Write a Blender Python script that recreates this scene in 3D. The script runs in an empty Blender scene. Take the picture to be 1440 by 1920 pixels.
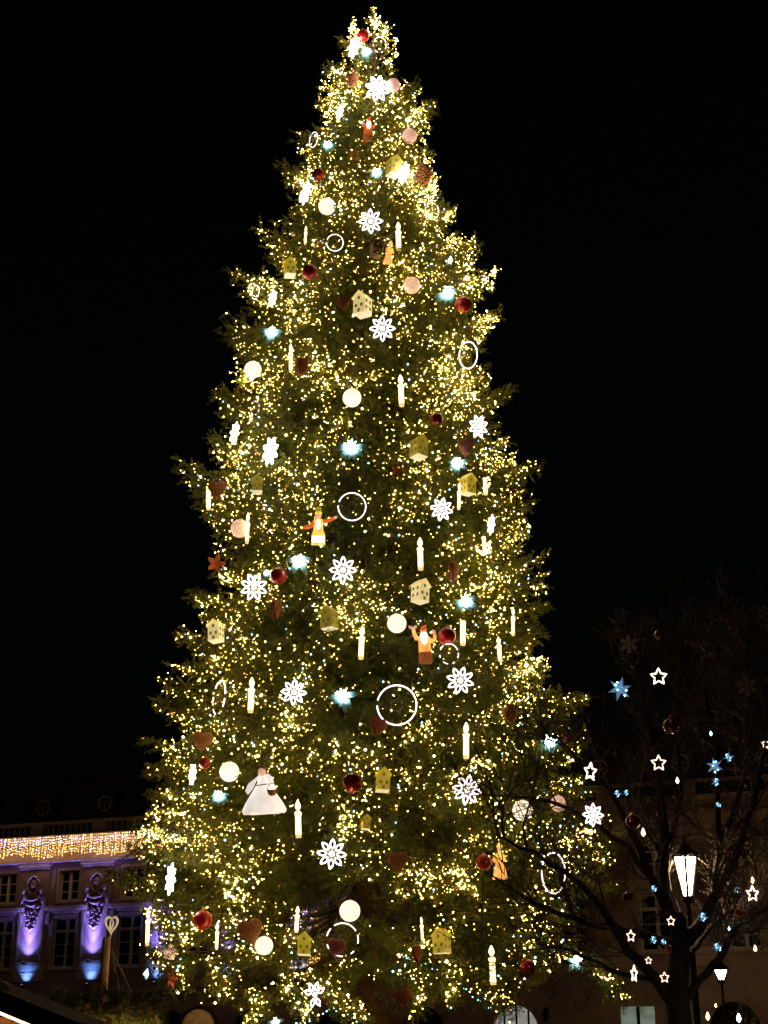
import bpy, math, random
import numpy as np
from mathutils import Vector, Matrix

random.seed(7); RNG = np.random.default_rng(11)
SC = bpy.context.scene
COL = SC.collection
R = math.radians

# ------------------------------------------------------------------ camera, sky, moon, exposure
F = 2750.0                        # focal length in photo pixels (1440 x 1920)
PITCH = R(20.9)
CAM = np.array([0.0, 0.0, 1.65])
cd = bpy.data.cameras.new('camera'); cam = bpy.data.objects.new('camera', cd); COL.objects.link(cam)
cd.sensor_fit = 'VERTICAL'; cd.sensor_height = 36.0; cd.lens = F / 1920 * 36.0
cd.clip_start = 0.1; cd.clip_end = 1500
cam.location = CAM; cam.rotation_euler = (R(90) + PITCH, 0, 0)
SC.camera = cam

W = bpy.data.worlds.new('World'); SC.world = W; W.use_nodes = True
wn = W.node_tree.nodes; wl = W.node_tree.links
sky = wn.new('ShaderNodeTexSky'); sky.sky_type = 'NISHITA'; sky.sun_disc = False
sky.sun_elevation = R(2); sky.sun_rotation = R(200); sky.air_density = 1.0; sky.dust_density = 3.0
bg = wn.get('Background') or wn.new('ShaderNodeBackground')
bg.inputs['Strength'].default_value = 0.0003
wl.new(sky.outputs['Color'], bg.inputs['Color'])

sl = bpy.data.lights.new('moon', 'SUN'); sl.energy = 0.01; sl.angle = R(0.5); sl.color = (1.0, 0.93, 0.85)
so = bpy.data.objects.new('moon', sl); COL.objects.link(so); so.rotation_euler = (R(50), 0, R(-20))

vs = SC.view_settings
vs.view_transform = 'Standard'; vs.look = 'None'; vs.exposure = 1.0; vs.gamma = 1.0; vs.use_curve_mapping = False
cy = SC.cycles
cy.use_denoising = True
try:
    cy.denoiser = 'OPENIMAGEDENOISE'; cy.denoising_input_passes = 'RGB_ALBEDO_NORMAL'
except Exception:
    pass
cy.max_bounces = 5; cy.diffuse_bounces = 3; cy.glossy_bounces = 3; cy.transmission_bounces = 4; cy.transparent_max_bounces = 8
cy.sample_clamp_indirect = 4.0; cy.use_light_tree = True; cy.caustics_reflective = False; cy.caustics_refractive = False
cy.pixel_filter_type = 'BLACKMAN_HARRIS'; cy.filter_width = 1.5

# ------------------------------------------------------------------ lens geometry
FW = np.array([0, math.cos(PITCH), math.sin(PITCH)]); UP = np.array([0, -math.sin(PITCH), math.cos(PITCH)]); RT = np.array([1.0, 0, 0])
def ray(px, py): return RT * (px - 720) / F + UP * (960 - py) / F + FW
def at(px, py, Y):
    d = ray(px, py); return CAM + d * (Y / d[1])
def depth(p): return float((np.asarray(p) - CAM) @ FW)
def mpp(p): return depth(p) / F            # metres for one photo pixel at that distance

# ------------------------------------------------------------------ materials
MATS = {}
def _new(name):
    m = bpy.data.materials.new(name); m.use_nodes = True; MATS[name] = m
    nt = m.node_tree; return m, nt, nt.nodes['Principled BSDF']
def mat(name, col, rough=0.6, metal=0.0, var=0.0, scale=6.0, col2=None, bump=0.0, bscale=30.0, spec=0.5, coat=0.0):
    m, nt, b = _new(name)
    b.inputs['Roughness'].default_value = rough; b.inputs['Metallic'].default_value = metal
    b.inputs['Specular IOR Level'].default_value = spec; b.inputs['Coat Weight'].default_value = coat
    b.inputs['Base Color'].default_value = (*col, 1)
    if var or col2 or bump:
        tc = nt.nodes.new('ShaderNodeTexCoord')
    if var or col2:
        n = nt.nodes.new('ShaderNodeTexNoise'); n.inputs['Scale'].default_value = scale; n.inputs['Detail'].default_value = 6
        nt.links.new(tc.outputs['Object'], n.inputs['Vector'])
        r = nt.nodes.new('ShaderNodeValToRGB'); nt.links.new(n.outputs['Fac'], r.inputs['Fac'])
        c2 = col2 or tuple(c * (1 + var) for c in col); c1 = col if col2 else tuple(c * (1 - var) for c in col)
        r.color_ramp.elements[0].color = (*c1, 1); r.color_ramp.elements[1].color = (*c2, 1)
        r.color_ramp.elements[0].position = 0.32; r.color_ramp.elements[1].position = 0.68
        nt.links.new(r.outputs['Color'], b.inputs['Base Color'])
    if bump:
        n2 = nt.nodes.new('ShaderNodeTexNoise'); n2.inputs['Scale'].default_value = bscale; n2.inputs['Detail'].default_value = 4
        nt.links.new(tc.outputs['Object'], n2.inputs['Vector'])
        bp = nt.nodes.new('ShaderNodeBump'); bp.inputs['Strength'].default_value = bump; bp.inputs['Distance'].default_value = 0.02
        nt.links.new(n2.outputs['Fac'], bp.inputs['Height']); nt.links.new(bp.outputs['Normal'], b.inputs['Normal'])
    return m
def glow(name, col, strength, mottle=0.0, scale=8.0, body=None):
    """Emission over a plain body: lamps, and things with brightness put into their colour."""
    m, nt, b = _new(name)
    b.inputs['Base Color'].default_value = (*(body or (0.5, 0.5, 0.5)), 1); b.inputs['Roughness'].default_value = 0.5
    b.inputs['Emission Color'].default_value = (*col, 1); b.inputs['Emission Strength'].default_value = strength
    if strength > 1.4: m.cycles.emission_sampling = 'FRONT'
    if mottle:
        tc = nt.nodes.new('ShaderNodeTexCoord'); n = nt.nodes.new('ShaderNodeTexNoise')
        n.inputs['Scale'].default_value = scale; n.inputs['Detail'].default_value = 5
        nt.links.new(tc.outputs['Object'], n.inputs['Vector'])
        r = nt.nodes.new('ShaderNodeValToRGB'); nt.links.new(n.outputs['Fac'], r.inputs['Fac'])
        r.color_ramp.elements[0].color = tuple(c * (1 - mottle) ** (1, 1.3, 1.7)[i] for i, c in enumerate(col)) + (1,)
        r.color_ramp.elements[1].color = (*col, 1)
        r.color_ramp.elements[0].position = 0.3; r.color_ramp.elements[1].position = 0.6
        nt.links.new(r.outputs['Color'], b.inputs['Emission Color'])
    return m

# bulbs
glow('bulb_warm', (1.0, 0.52, 0.11), 66); glow('bulb_soft', (1.0, 0.45, 0.065), 40); glow('bulb_bright', (1.0, 0.64, 0.26), 78); glow('bulb_tiny', (1.0, 0.50, 0.09), 18)
glow('bulb_blue', (0.22, 0.58, 1.0), 9); glow('bulb_green', (0.1, 1.0, 0.4), 4); glow('bulb_cyan', (0.6, 0.87, 1.0), 17)
glow('bulb_curtain', (1.0, 0.50, 0.075), 6.5); glow('bulb_curtain_white', (1.0, 0.8, 0.72), 6)
# ornaments
glow('led_white', (1.0, 0.84, 0.95), 3.4); glow('led_ring', (1.0, 0.82, 0.9), 2.0); glow('led_core', (1.0, 0.78, 0.6), 1.8)
glow('led_star', (1.0, 0.66, 0.48), 2.8); glow('led_star_dim', (1.0, 0.66, 0.48), 1.3); glow('led_hot', (1.0, 0.86, 0.84), 14)
glow('wax_lit', (1.0, 0.64, 0.22), 2.3); glow('wax_foot', (1.0, 0.6, 0.2), 0.5); glow('flame', (1.0, 0.7, 0.3), 4)
glow('ball_white', (1.0, 0.82, 0.58), 0.85, 0.45, 4.0); glow('ball_peach', (1.0, 0.6, 0.36), 0.5, 0.55, 3.5); glow('ball_pink', (1.0, 0.52, 0.38), 0.38, 0.6, 3.5)
glow('house_cream', (1.0, 0.80, 0.30), 0.33, 0.2, 3, (0.75, 0.7, 0.55)); glow('house_yellow', (1.0, 0.74, 0.05), 0.17, 0.35, 3, (0.6, 0.5, 0.1))  # glow put into the wall colours; these houses hold no lamp
glow('house_olive', (0.9, 0.72, 0.05), 0.09, 0.3, 3, (0.5, 0.42, 0.08)); glow('house_under_glow', (1.0, 0.86, 0.5), 0.3, 0, 3, (0.8, 0.75, 0.6))  # underside made brighter by emission, imitating light from below
glow('house_dark', (1.0, 0.75, 0.2), 0.06, 0, 3, (0.25, 0.2, 0.08)); mat('house_frame', (0.3, 0.25, 0.1), 0.7)  # faint glow put into the panes so they match the glowing walls
mat('red_gloss', (0.62, 0.014, 0.008), 0.3, 0.1, spec=0.8, coat=0.6); mat('red_dark', (0.22, 0.006, 0.005), 0.2, 0.2, spec=0.8, coat=0.6)
mat('gold_cap', (0.7, 0.45, 0.12), 0.3, 1.0); mat('wire', (0.03, 0.035, 0.02), 0.6); mat('wire_pale', (0.3, 0.25, 0.16), 0.6)
mat('wicker', (0.5, 0.16, 0.07), 0.75, var=0.4, scale=18); mat('wicker_brown', (0.6, 0.28, 0.09), 0.75, var=0.4, scale=18); mat('wicker_core', (0.16, 0.05, 0.025), 0.85)
mat('cone_scale', (0.5, 0.22, 0.07), 0.7, var=0.5, scale=25); mat('cone_core', (0.08, 0.035, 0.015), 0.9)
mat('teal_leaf', (0.18, 0.31, 0.24), 0.45, var=0.25, scale=6); mat('orange_petal', (0.75, 0.2, 0.04), 0.5, var=0.3); mat('pink_petal', (0.8, 0.12, 0.12), 0.5, var=0.3)
glow('cloth_red', (1.0, 0.17, 0.03), 0.36, 0.4, 7, (0.6, 0.08, 0.03)); glow('cloth_orange', (1.0, 0.42, 0.10), 0.7, 0.5, 7, (0.7, 0.3, 0.08)); glow('cloth_yellow', (1.0, 0.66, 0.12), 0.6, 0.4, 8, (0.7, 0.5, 0.1))  # glow put into cloth, gown and skin colours; the figurines hold no lamp
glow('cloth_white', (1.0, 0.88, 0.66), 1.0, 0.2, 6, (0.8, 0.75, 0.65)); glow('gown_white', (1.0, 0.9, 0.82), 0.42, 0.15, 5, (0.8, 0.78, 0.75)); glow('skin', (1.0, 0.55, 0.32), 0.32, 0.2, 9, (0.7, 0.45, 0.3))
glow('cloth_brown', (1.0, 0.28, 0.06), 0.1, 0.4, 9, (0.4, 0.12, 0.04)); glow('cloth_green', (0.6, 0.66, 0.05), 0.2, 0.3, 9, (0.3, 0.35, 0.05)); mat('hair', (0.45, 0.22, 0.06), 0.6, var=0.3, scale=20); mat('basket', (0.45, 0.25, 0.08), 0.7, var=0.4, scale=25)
# plants
mat('needles', (0.064, 0.10, 0.02), 0.5, col2=(0.19, 0.23, 0.046), scale=1.6, spec=0.3)
_nt = MATS['needles'].node_tree; _tr = _nt.nodes.new('ShaderNodeBsdfTranslucent'); _mx = _nt.nodes.new('ShaderNodeMixShader'); _mx.inputs[0].default_value = 0.42      # thin needles let light through
_nt.links.new(_nt.nodes['Principled BSDF'].inputs['Base Color'].links[0].from_socket, _tr.inputs['Color']); _nt.links.new(_nt.nodes['Principled BSDF'].outputs[0], _mx.inputs[1]); _nt.links.new(_tr.outputs[0], _mx.inputs[2]); _nt.links.new(_mx.outputs[0], _nt.nodes['Material Output'].inputs['Surface'])
mat('needles_dark', (0.02, 0.04, 0.012), 0.6, col2=(0.06, 0.08, 0.02), scale=2.0)
mat('bark', (0.075, 0.042, 0.022), 0.9, col2=(0.15, 0.085, 0.045), scale=9, bump=0.8, bscale=14)
mat('bark_bare', (0.014, 0.009, 0.006), 0.95, col2=(0.035, 0.022, 0.014), scale=9, bump=0.8, bscale=20)
mat('twig', (0.13, 0.08, 0.04), 0.85, var=0.3, scale=4); mat('twig_bare', (0.10, 0.07, 0.043), 0.85, var=0.3, scale=4)
# building
mat('sandstone', (0.26, 0.165, 0.13), 0.85, col2=(0.42, 0.30, 0.25), scale=0.9, bump=0.5, bscale=9)
mat('sandstone_pale', (0.42, 0.30, 0.23), 0.85, col2=(0.56, 0.43, 0.34), scale=2.2, bump=0.4, bscale=16)
mat('slate', (0.022, 0.020, 0.019), 0.75, var=0.4, scale=3, bump=0.4, bscale=20); mat('zinc', (0.10, 0.095, 0.09), 0.6, 0.3, var=0.3)
mat('paint_cream', (0.62, 0.54, 0.42), 0.55, var=0.12, scale=5); mat('glass_dark', (0.006, 0.007, 0.008), 0.08, spec=0.6)
glow('shop_light', (0.72, 1.0, 0.82), 0.09, 0.5, 3.0); glow('shop_white', (0.95, 1.0, 0.95), 0.15, 0.4, 3.0); glow('lens_blue', (0.3, 0.4, 1.0), 3)
mat('iron', (0.015, 0.015, 0.014), 0.5, 0.6); glow('lamp_glass', (1.0, 0.72, 0.40), 34)
mat('timber', (0.34, 0.17, 0.07), 0.75, col2=(0.5, 0.27, 0.11), scale=5, bump=0.4, bscale=25); glow('heart_painted_glow', (1.0, 0.8, 0.4), 0.22, 0.2, 9, (0.62, 0.48, 0.28)); mat('timber_dark', (0.022, 0.014, 0.01), 0.95, spec=0.08, var=0.4, scale=6)  # post heart: emission put in for unseen market light, the wood is no lamp
mat('wood_pale', (0.62, 0.48, 0.28), 0.6, var=0.25, scale=9); mat('paving', (0.16, 0.14, 0.125), 0.85, var=0.3, scale=0.8); mat('gold_paint', (0.62, 0.4, 0.09), 0.35, 0.5)
glow('rope_light', (1.0, 0.5, 0.2), 4); glow('frost_blue', (0.35, 0.68, 1.0), 0.12, 0.7, 9, (0.35, 0.5, 0.65)); glow('label_white', (0.6, 0.8, 0.9), 0.7)

# ------------------------------------------------------------------ mesh collecting
class MB:
    def __init__(s): s.v = []; s.f = []; s.n = 0
    def add(s, v, f):
        o = s.n; s.v.append(np.asarray(v, float).reshape(-1, 3)); s.n += len(s.v[-1])
        s.f += [tuple(i + o for i in q) for q in f]; return s
    def box(s, x0, x1, y0, y1, z0, z1):
        v = [(x, y, z) for z in (z0, z1) for y in (y0, y1) for x in (x0, x1)]
        return s.add(v, [(0, 2, 3, 1), (4, 5, 7, 6), (0, 1, 5, 4), (2, 6, 7, 3), (0, 4, 6, 2), (1, 3, 7, 5)])
    def tube(s, pts, rad, n=6, closed=False, caps=True):
        P = np.asarray(pts, float); m = len(P); rad = np.broadcast_to(np.asarray(rad, float), (m,))
        T = np.roll(P, -1, 0) - np.roll(P, 1, 0) if closed else np.gradient(P, axis=0)
        T /= np.linalg.norm(T, axis=1)[:, None] + 1e-9
        ref = np.array([0, 0, 1.0]) if abs(T[:, 2]).mean() < 0.8 else np.array([0, 1.0, 0])
        a = np.cross(T, ref); a /= np.linalg.norm(a, axis=1)[:, None] + 1e-9; b = np.cross(T, a)
        th = np.arange(n) / n * 2 * np.pi
        V = P[:, None] + rad[:, None, None] * (np.cos(th)[None, :, None] * a[:, None] + np.sin(th)[None, :, None] * b[:, None])
        f = []
        for i in range(m if closed else m - 1):
            j = (i + 1) % m
            for k in range(n): f.append((i * n + k, i * n + (k + 1) % n, j * n + (k + 1) % n, j * n + k))
        if caps and not closed: f.append(tuple(reversed(range(n)))); f.append(tuple((m - 1) * n + k for k in range(n)))
        return s.add(V.reshape(-1, 3), f)
    def lathe(s, prof, n=12, c=(0, 0, 0), sc=(1, 1, 1)):
        th = np.arange(n) / n * 2 * np.pi; m = len(prof)
        V = np.array([[(r * math.cos(t) * sc[0] + c[0], r * math.sin(t) * sc[1] + c[1], z * sc[2] + c[2]) for t in th] for r, z in prof]).reshape(-1, 3)
        f = [(i * n + k, i * n + (k + 1) % n, (i + 1) * n + (k + 1) % n, (i + 1) * n + k) for i in range(m - 1) for k in range(n)]
        f.append(tuple(reversed(range(n)))); f.append(tuple((m - 1) * n + k for k in range(n)))
        return s.add(V, f)
    def ball(s, c, r, n=12, m=8, sc=(1, 1, 1)):
        return s.lathe([(r * math.sin(math.pi * (i + 0.02) / (m + 0.04)), -r * math.cos(math.pi * (i + 0.02) / (m + 0.04))) for i in range(m + 1)], n, c, sc)
    def prism(s, poly, y0, y1):
        n = len(poly); v = [(x, y0, z) for x, z in poly] + [(x, y1, z) for x, z in poly]
        f = [tuple(range(n)), tuple(reversed(range(n, 2 * n)))] + [(k, k + n, (k + 1) % n + n, (k + 1) % n) for k in range(n)]
        return s.add(v, f)
    def mesh(s, name, m, smooth=True):
        me = bpy.data.meshes.new(name); me.from_pydata(np.concatenate(s.v).tolist(), [], s.f); me.materials.append(MATS[m])
        if smooth:
            me.polygons.foreach_set('use_smooth', [True] * len(me.polygons))
            try: me.set_sharp_from_angle(angle=R(40))
            except Exception: pass
        me.update(); return me
    def build(s, name, m, parent=None, smooth=True): return link(name, s.mesh(name, m, smooth), parent)
def link(name, me, parent=None, loc=None, scale=None, mx=None):
    o = bpy.data.objects.new(name, me); COL.objects.link(o)
    if parent is not None: o.parent = parent
    if mx is not None: o.matrix_local = mx
    if loc is not None: o.location = loc
    if scale is not None: o.scale = (scale,) * 3 if np.isscalar(scale) else scale
    return o
CACHE = {}
def part(name, key, fn, m, parent, smooth=True, **kw):
    k = (name, key, m)
    if k not in CACHE:
        mb = MB(); fn(mb); CACHE[k] = mb.mesh(name, m, smooth)
    return link(name, CACHE[k], parent, **kw)
def tag(o, label=None, cat=None, group=None, kind=None):
    for k, v in (('label', label), ('category', cat), ('group', group), ('kind', kind)):
        if v: o[k] = v
    return o
def thing(name, label, cat, loc=(0, 0, 0), rot=None, scale=1.0, group=None):
    o = bpy.data.objects.new(name, None); COL.objects.link(o); o.empty_display_size = 0.2
    o.location = loc; o.scale = (scale,) * 3
    if rot is not None: o.rotation_euler = rot.to_euler() if isinstance(rot, Matrix) else rot
    return tag(o, label, cat, group)
def tris_mesh(name, V, m, kind_idx=None, mats=None):
    """V: (n, 3, 3) loose triangles."""
    n = len(V); me = bpy.data.meshes.new(name); me.vertices.add(3 * n); me.loops.add(3 * n); me.polygons.add(n)
    me.vertices.foreach_set('co', np.ascontiguousarray(V, np.float32).ravel()); me.loops.foreach_set('vertex_index', np.arange(3 * n, dtype=np.int32))
    me.polygons.foreach_set('loop_start', np.arange(0, 3 * n, 3, dtype=np.int32)); me.polygons.foreach_set('loop_total', np.full(n, 3, np.int32))
    for x in (mats or [m]): me.materials.append(MATS[x])
    if kind_idx is not None: me.polygons.foreach_set('material_index', np.asarray(kind_idx, np.int32))
    me.update(calc_edges=True); return me
OCT = np.array([(1, 0, 0), (-1, 0, 0), (0, 1, 0), (0, -1, 0), (0, 0, 1), (0, 0, -1)], float)
OCTF = np.array([(0, 2, 4), (2, 1, 4), (1, 3, 4), (3, 0, 4), (2, 0, 5), (1, 2, 5), (3, 1, 5), (0, 3, 5)])
def bulbs_mesh(name, P, rad, mats, idx):
    P = np.asarray(P, float); rad = np.asarray(rad, float)
    V = (P[:, None] + OCT[None] * rad[:, None, None])[:, OCTF]      # n,8,3,3
    return tris_mesh(name, V.reshape(-1, 3, 3), None, np.repeat(np.asarray(idx), 8), mats)
def facing(p, yaw=0.0, tilt=None, roll=0.0):
    """Rotation that turns a thing's front (-Y) towards the camera, then by yaw; tilt None = lean down half-way to the viewer."""
    c = CAM - np.asarray(p); rz = math.atan2(c[0], -c[1]); el = math.atan2(-c[2], math.hypot(c[0], c[1]))
    t = el * 0.75 if tilt is None else tilt
    return Matrix.Rotation(rz + R(yaw), 3, 'Z') @ Matrix.Rotation(t, 3, 'X') @ Matrix.Rotation(R(roll), 3, 'Y')

# ------------------------------------------------------------------ ground
mb = MB(); mb.box(-300, 300, -120, 480, -0.3, 0); tag(mb.build('ground', 'paving', None, False), kind='structure')

# ------------------------------------------------------------------ the long building behind the tree
FA = R(21)
FP = at(180, 1740, 62); FP[2] = 0
palace = thing('palace_building', 'long sandstone palace with violet lit pilasters, tall windows and dark mansard roof', 'building', FP, (0, 0, -FA))
U0, U1 = -15.0, 40.0
bays = [-1.42 + 3.05 * k for k in range(-4, 14)]
piers = [3.05 * k for k in range(-4, 14)]
arches = [17.63 + 3.5 * k for k in range(-9, 1)] + [25.4, 28.9, 32.4, 35.9]
SHOP = 22.06
opens = []
for u in bays:
    opens.append((u - 0.475, u + 0.475, 8.27, 9.5)); opens.append((u - 0.625, u + 0.625, 5.62, 7.6))
for u in arches: opens.append((u - 0.85, u + 0.85, 0.0, 3.9))
opens.append((SHOP - 0.62, SHOP + 0.62, 1.0, 3.8))
def wall_holes(mb, x0, x1, z0, z1, holes, y=0.0, deep=0.28):
    xs = sorted({x0, x1, *[v for h in holes for v in h[:2]]}); zs = sorted({z0, z1, *[v for h in holes for v in h[2:]]})
    for i in range(len(xs) - 1):
        run = None
        for j in range(len(zs) - 1):
            cx, cz = (xs[i] + xs[i + 1]) / 2, (zs[j] + zs[j + 1]) / 2
            if any(h[0] < cx < h[1] and h[2] < cz < h[3] for h in holes): continue
            mb.add([(xs[i], y, zs[j]), (xs[i + 1], y, zs[j]), (xs[i + 1], y, zs[j + 1]), (xs[i], y, zs[j + 1])], [(0, 1, 2, 3)])
    for a, b, c, d in holes:
        for q in (((a, c), (a, d)), ((b, d), (b, c)), ((a, d), (b, d)), ((b, c), (a, c))):
            (p0, r0), (p1, r1) = q
            mb.add([(p0, y, r0), (p1, y, r1), (p1, y + deep, r1), (p0, y + deep, r0)], [(0, 1, 2, 3)])
mb = MB(); wall_holes(mb, U0, U1, 0, 10.9, opens)
mb.add([(U0, 0, 0), (U0, 0, 10.9), (U0, 12, 10.9), (U0, 12, 0)], [(0, 1, 2, 3)]); mb.add([(U1, 0, 0), (U1, 0, 10.9), (U1, 12, 10.9), (U1, 12, 0)], [(3, 2, 1, 0)])
mb.build('wall', 'sandstone', palace, False)
# rusticated ground floor, cut at the openings: each stone one sees is a part, the hidden ones are joined
REST = MB()
for j in range(10):
    z0, z1 = 0.02 + j * 0.5, 0.47 + j * 0.5
    cuts = sorted((a - 0.3, b + 0.3) for a, b, c, d in opens if c < 2 and d > z0 - 0.25)
    x = U0
    for a, b in cuts + [(U1, U1)]:
        if a > x + 0.05:
            n = max(1, round((a - x) / 1.1)); w = (a - x) / n
            for k in range(n):
                o = 0.008 * ((k * 7 + j * 3) % 4); xa, xb = x + k * w + 0.012, x + (k + 1) * w - 0.012
                if j >= 6 and 13 < xa < 30:
                    part('stone', (round(xb - xa, 2), o), lambda q, L=xb - xa, o=o: q.box(0, L, -0.055 - o, 0.01, 0, 0.45), 'sandstone', palace, False, loc=(xa, 0, z0))
                else: REST.box(xa, xb, -0.055 - o, 0.01, z0, z1)
        x = b
REST.build('stonework', 'sandstone', palace, False)['kind'] = 'stuff'
# arch surrounds and their lit or dark insides
for u in arches:
    mb = MB(); a = [math.pi * i / 16 for i in range(17)]
    out = [(u + 0.85 * math.cos(t), 3.05 + 0.85 * math.sin(t)) for t in a]
    for i in range(16):       # spandrel wedges up to the square opening
        (x0, z0), (x1, z1) = out[i], out[i + 1]
        mb.add([(x0, -0.003, z0), (x1, -0.003, z1), (x1, -0.003, 3.9), (x0, -0.003, 3.9), (x0, 0.28, z0), (x1, 0.28, z1)], [(0, 3, 2, 1), (0, 1, 5, 4)])
    s = mb.build('arch', 'sandstone', palace, False)
    for i in range(9):        # voussoirs
        m2 = MB(); t0, t1 = math.pi * (i + 0.04) / 9, math.pi * (i + 0.96) / 9
        m2.prism([(u + r * math.cos(t), 3.05 + r * math.sin(t)) for r, t in ((0.87, t0), (1.13, t0), (1.13, t1), (0.87, t1))], -0.09, 0.0)
        m2.build('arch_stone', 'sandstone', s, False)
    lit = abs(u - 17.63) < 0.1
    m3 = MB(); m3.box(u - 0.86, u + 0.86, 0.24, 0.27, 0, 3.89); pn = m3.build('shop_window' if lit else 'glazing', 'shop_white' if lit else 'glass_dark', palace, False)
    m4 = MB()
    for x in (-0.45, 0.0, 0.45): m4.box(u + x - 0.03, u + x + 0.03, 0.17, 0.24, 0, 3.88)
    m4.box(u - 0.85, u + 0.85, 0.16, 0.235, 2.98, 3.06); m4.build('glazing_bar', 'timber_dark', pn, False)
m3 = MB(); m3.box(SHOP - 0.63, SHOP + 0.63, 0.24, 0.27, 1.0, 3.8); pn = m3.build('shop_window', 'shop_light', palace, False)
m4 = MB(); m4.box(SHOP - 0.05, SHOP + 0.05, 0.15, 0.24, 1.0, 3.79); m4.box(SHOP - 0.62, SHOP + 0.62, 0.16, 0.235, 2.3, 2.38); m4.build('glazing_bar', 'timber_dark', pn, False)
# windows
def window(u, z0, z1, w, transom, rows):
    h = w / 2
    m = MB(); y0, y1 = 0.10, 0.17
    m.box(u - h, u - h + 0.07, y0, y1, z0, z1); m.box(u + h - 0.07, u + h, y0, y1, z0, z1)
    m.box(u - h + 0.07, u + h - 0.07, y0, y1, z1 - 0.07, z1); m.box(u - h + 0.07, u + h - 0.07, y0, y1, z0, z0 + 0.08)
    m.box(u - 0.06, u + 0.06, y0 - 0.02, y1, z0 + 0.08, z1 - 0.07)
    if transom: 
        for sx in (-1, 1): m.box(min(u + sx * 0.06, u + sx * (h - 0.07)), max(u + sx * 0.06, u + sx * (h - 0.07)), y0 - 0.012, y1, transom - 0.06, transom + 0.06)
    zs = [z0 + 0.08] + rows + ([transom - 0.06, transom + 0.06] if transom else []) + [z1 - 0.07]
    for r in rows:
        for sx in (-1, 1): m.box(min(u + sx * 0.06, u + sx * (h - 0.07)), max(u + sx * 0.06, u + sx * (h - 0.07)), y0 + 0.02, y1, r - 0.018, r + 0.018)
    f = m.build('window', 'paint_cream', palace, False)
    lv = [z0 + 0.08] + [v for r in rows for v in (r - 0.018, r + 0.018)] + ([transom - 0.06, transom + 0.06] if transom else []) + [z1 - 0.07]
    for k in range(0, len(lv), 2):
        for sx in (-1, 1):
            a, b = sorted((u + sx * 0.06, u + sx * (h - 0.07)))
            ww, hh = b - a, lv[k + 1] - lv[k]
            def fn(q, ww=ww, hh=hh): q.box(-ww / 2, ww / 2, 0, 0.01, -hh / 2, hh / 2)
            part('pane', (round(ww, 3), round(hh, 3)), fn, 'glass_dark', f, False, loc=((a + b) / 2, 0.145 + 0.003 * random.random(), (lv[k] + lv[k + 1]) / 2))
    m = MB(); m.box(u - h - 0.12, u + h + 0.12, -0.1, 0.1, z0 - 0.09, z0 - 0.002); m.build('sill', 'sandstone_pale', f, False)
    m = MB(); m.box(u - h - 0.13, u - h - 0.004, -0.04, 0.02, z0, z1 + 0.13); m.box(u + h + 0.004, u + h + 0.13, -0.04, 0.02, z0, z1 + 0.13); m.box(u - h - 0.004, u + h + 0.004, -0.04, 0.02, z1 + 0.004, z1 + 0.13)
    m.build('surround', 'sandstone_pale', f, False)
for u in bays:
    window(u, 8.27, 9.5, 0.95, None, [8.66, 9.08]); window(u, 5.62, 7.6, 1.25, 7.08, [6.1, 6.56])
    m = MB(); m.box(u - 0.98, u + 0.98, -0.22, 0, 7.92, 8.06); m.box(u - 0.9, u + 0.9, -0.12, 0, 7.78, 7.918)
    for sx in (-0.86, 0.86): m.box(u + sx - 0.09, u + sx + 0.09, -0.16, 0, 7.35, 7.778)
    m.build('window_hood', 'sandstone_pale', palace, False)
# pilasters with carved drops
def relief(m):
    rr = random.Random(3)
    t = np.linspace(0, 2 * np.pi, 25)[:-1]
    m.tube([(0.30 * math.cos(a), -0.05, 8.95 + 0.36 * math.sin(a)) for a in t], 0.05, 6, True)
    m.ball((0, -0.03, 8.95), 0.2, 10, 6, (1, 0.45, 1.2))
    for s in (-1, 1):
        m.tube([(s * (0.1 + 0.38 * q), -0.07, 8.55 - 0.16 * math.sin(q * 3.1) + 0.1 * q) for q in np.linspace(0, 1, 8)], [0.045] * 8, 6)
        m.tube([(s * (0.46 - 0.1 * math.sin(q * 4)), -0.07, 8.7 - 0.5 * q) for q in np.linspace(0, 1, 7)], [0.05, 0.05, 0.06, 0.06, 0.05, 0.04, 0.02], 6)
        m.ball((s * 0.42, -0.07, 8.72), 0.1, 8, 5, (1, 0.7, 1))
    for z, w in ((8.42, 0.33), (8.2, 0.3)):
        m.tube([(w * q, -0.09, z - 0.1 * (1 - q * q)) for q in np.linspace(-1, 1, 9)], [0.02, 0.04, 0.05, 0.055, 0.06, 0.055, 0.05, 0.04, 0.02], 6)
    for i in range(62):
        q = rr.random(); z = 8.08 - 1.0 * q; w = 0.36 * (1 - q) ** 0.6 + 0.04
        x = rr.uniform(-w, w); r = rr.uniform(0.035, 0.07)
        m.ball((x, -0.06 - 0.05 * rr.random(), z), r, 6, 4, (1.2, 0.8, 1))
    for i in range(10):
        m.ball((rr.uniform(-0.05, 0.05), -0.05, 7.12 - 0.015 * i), 0.03, 6, 4)
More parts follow.
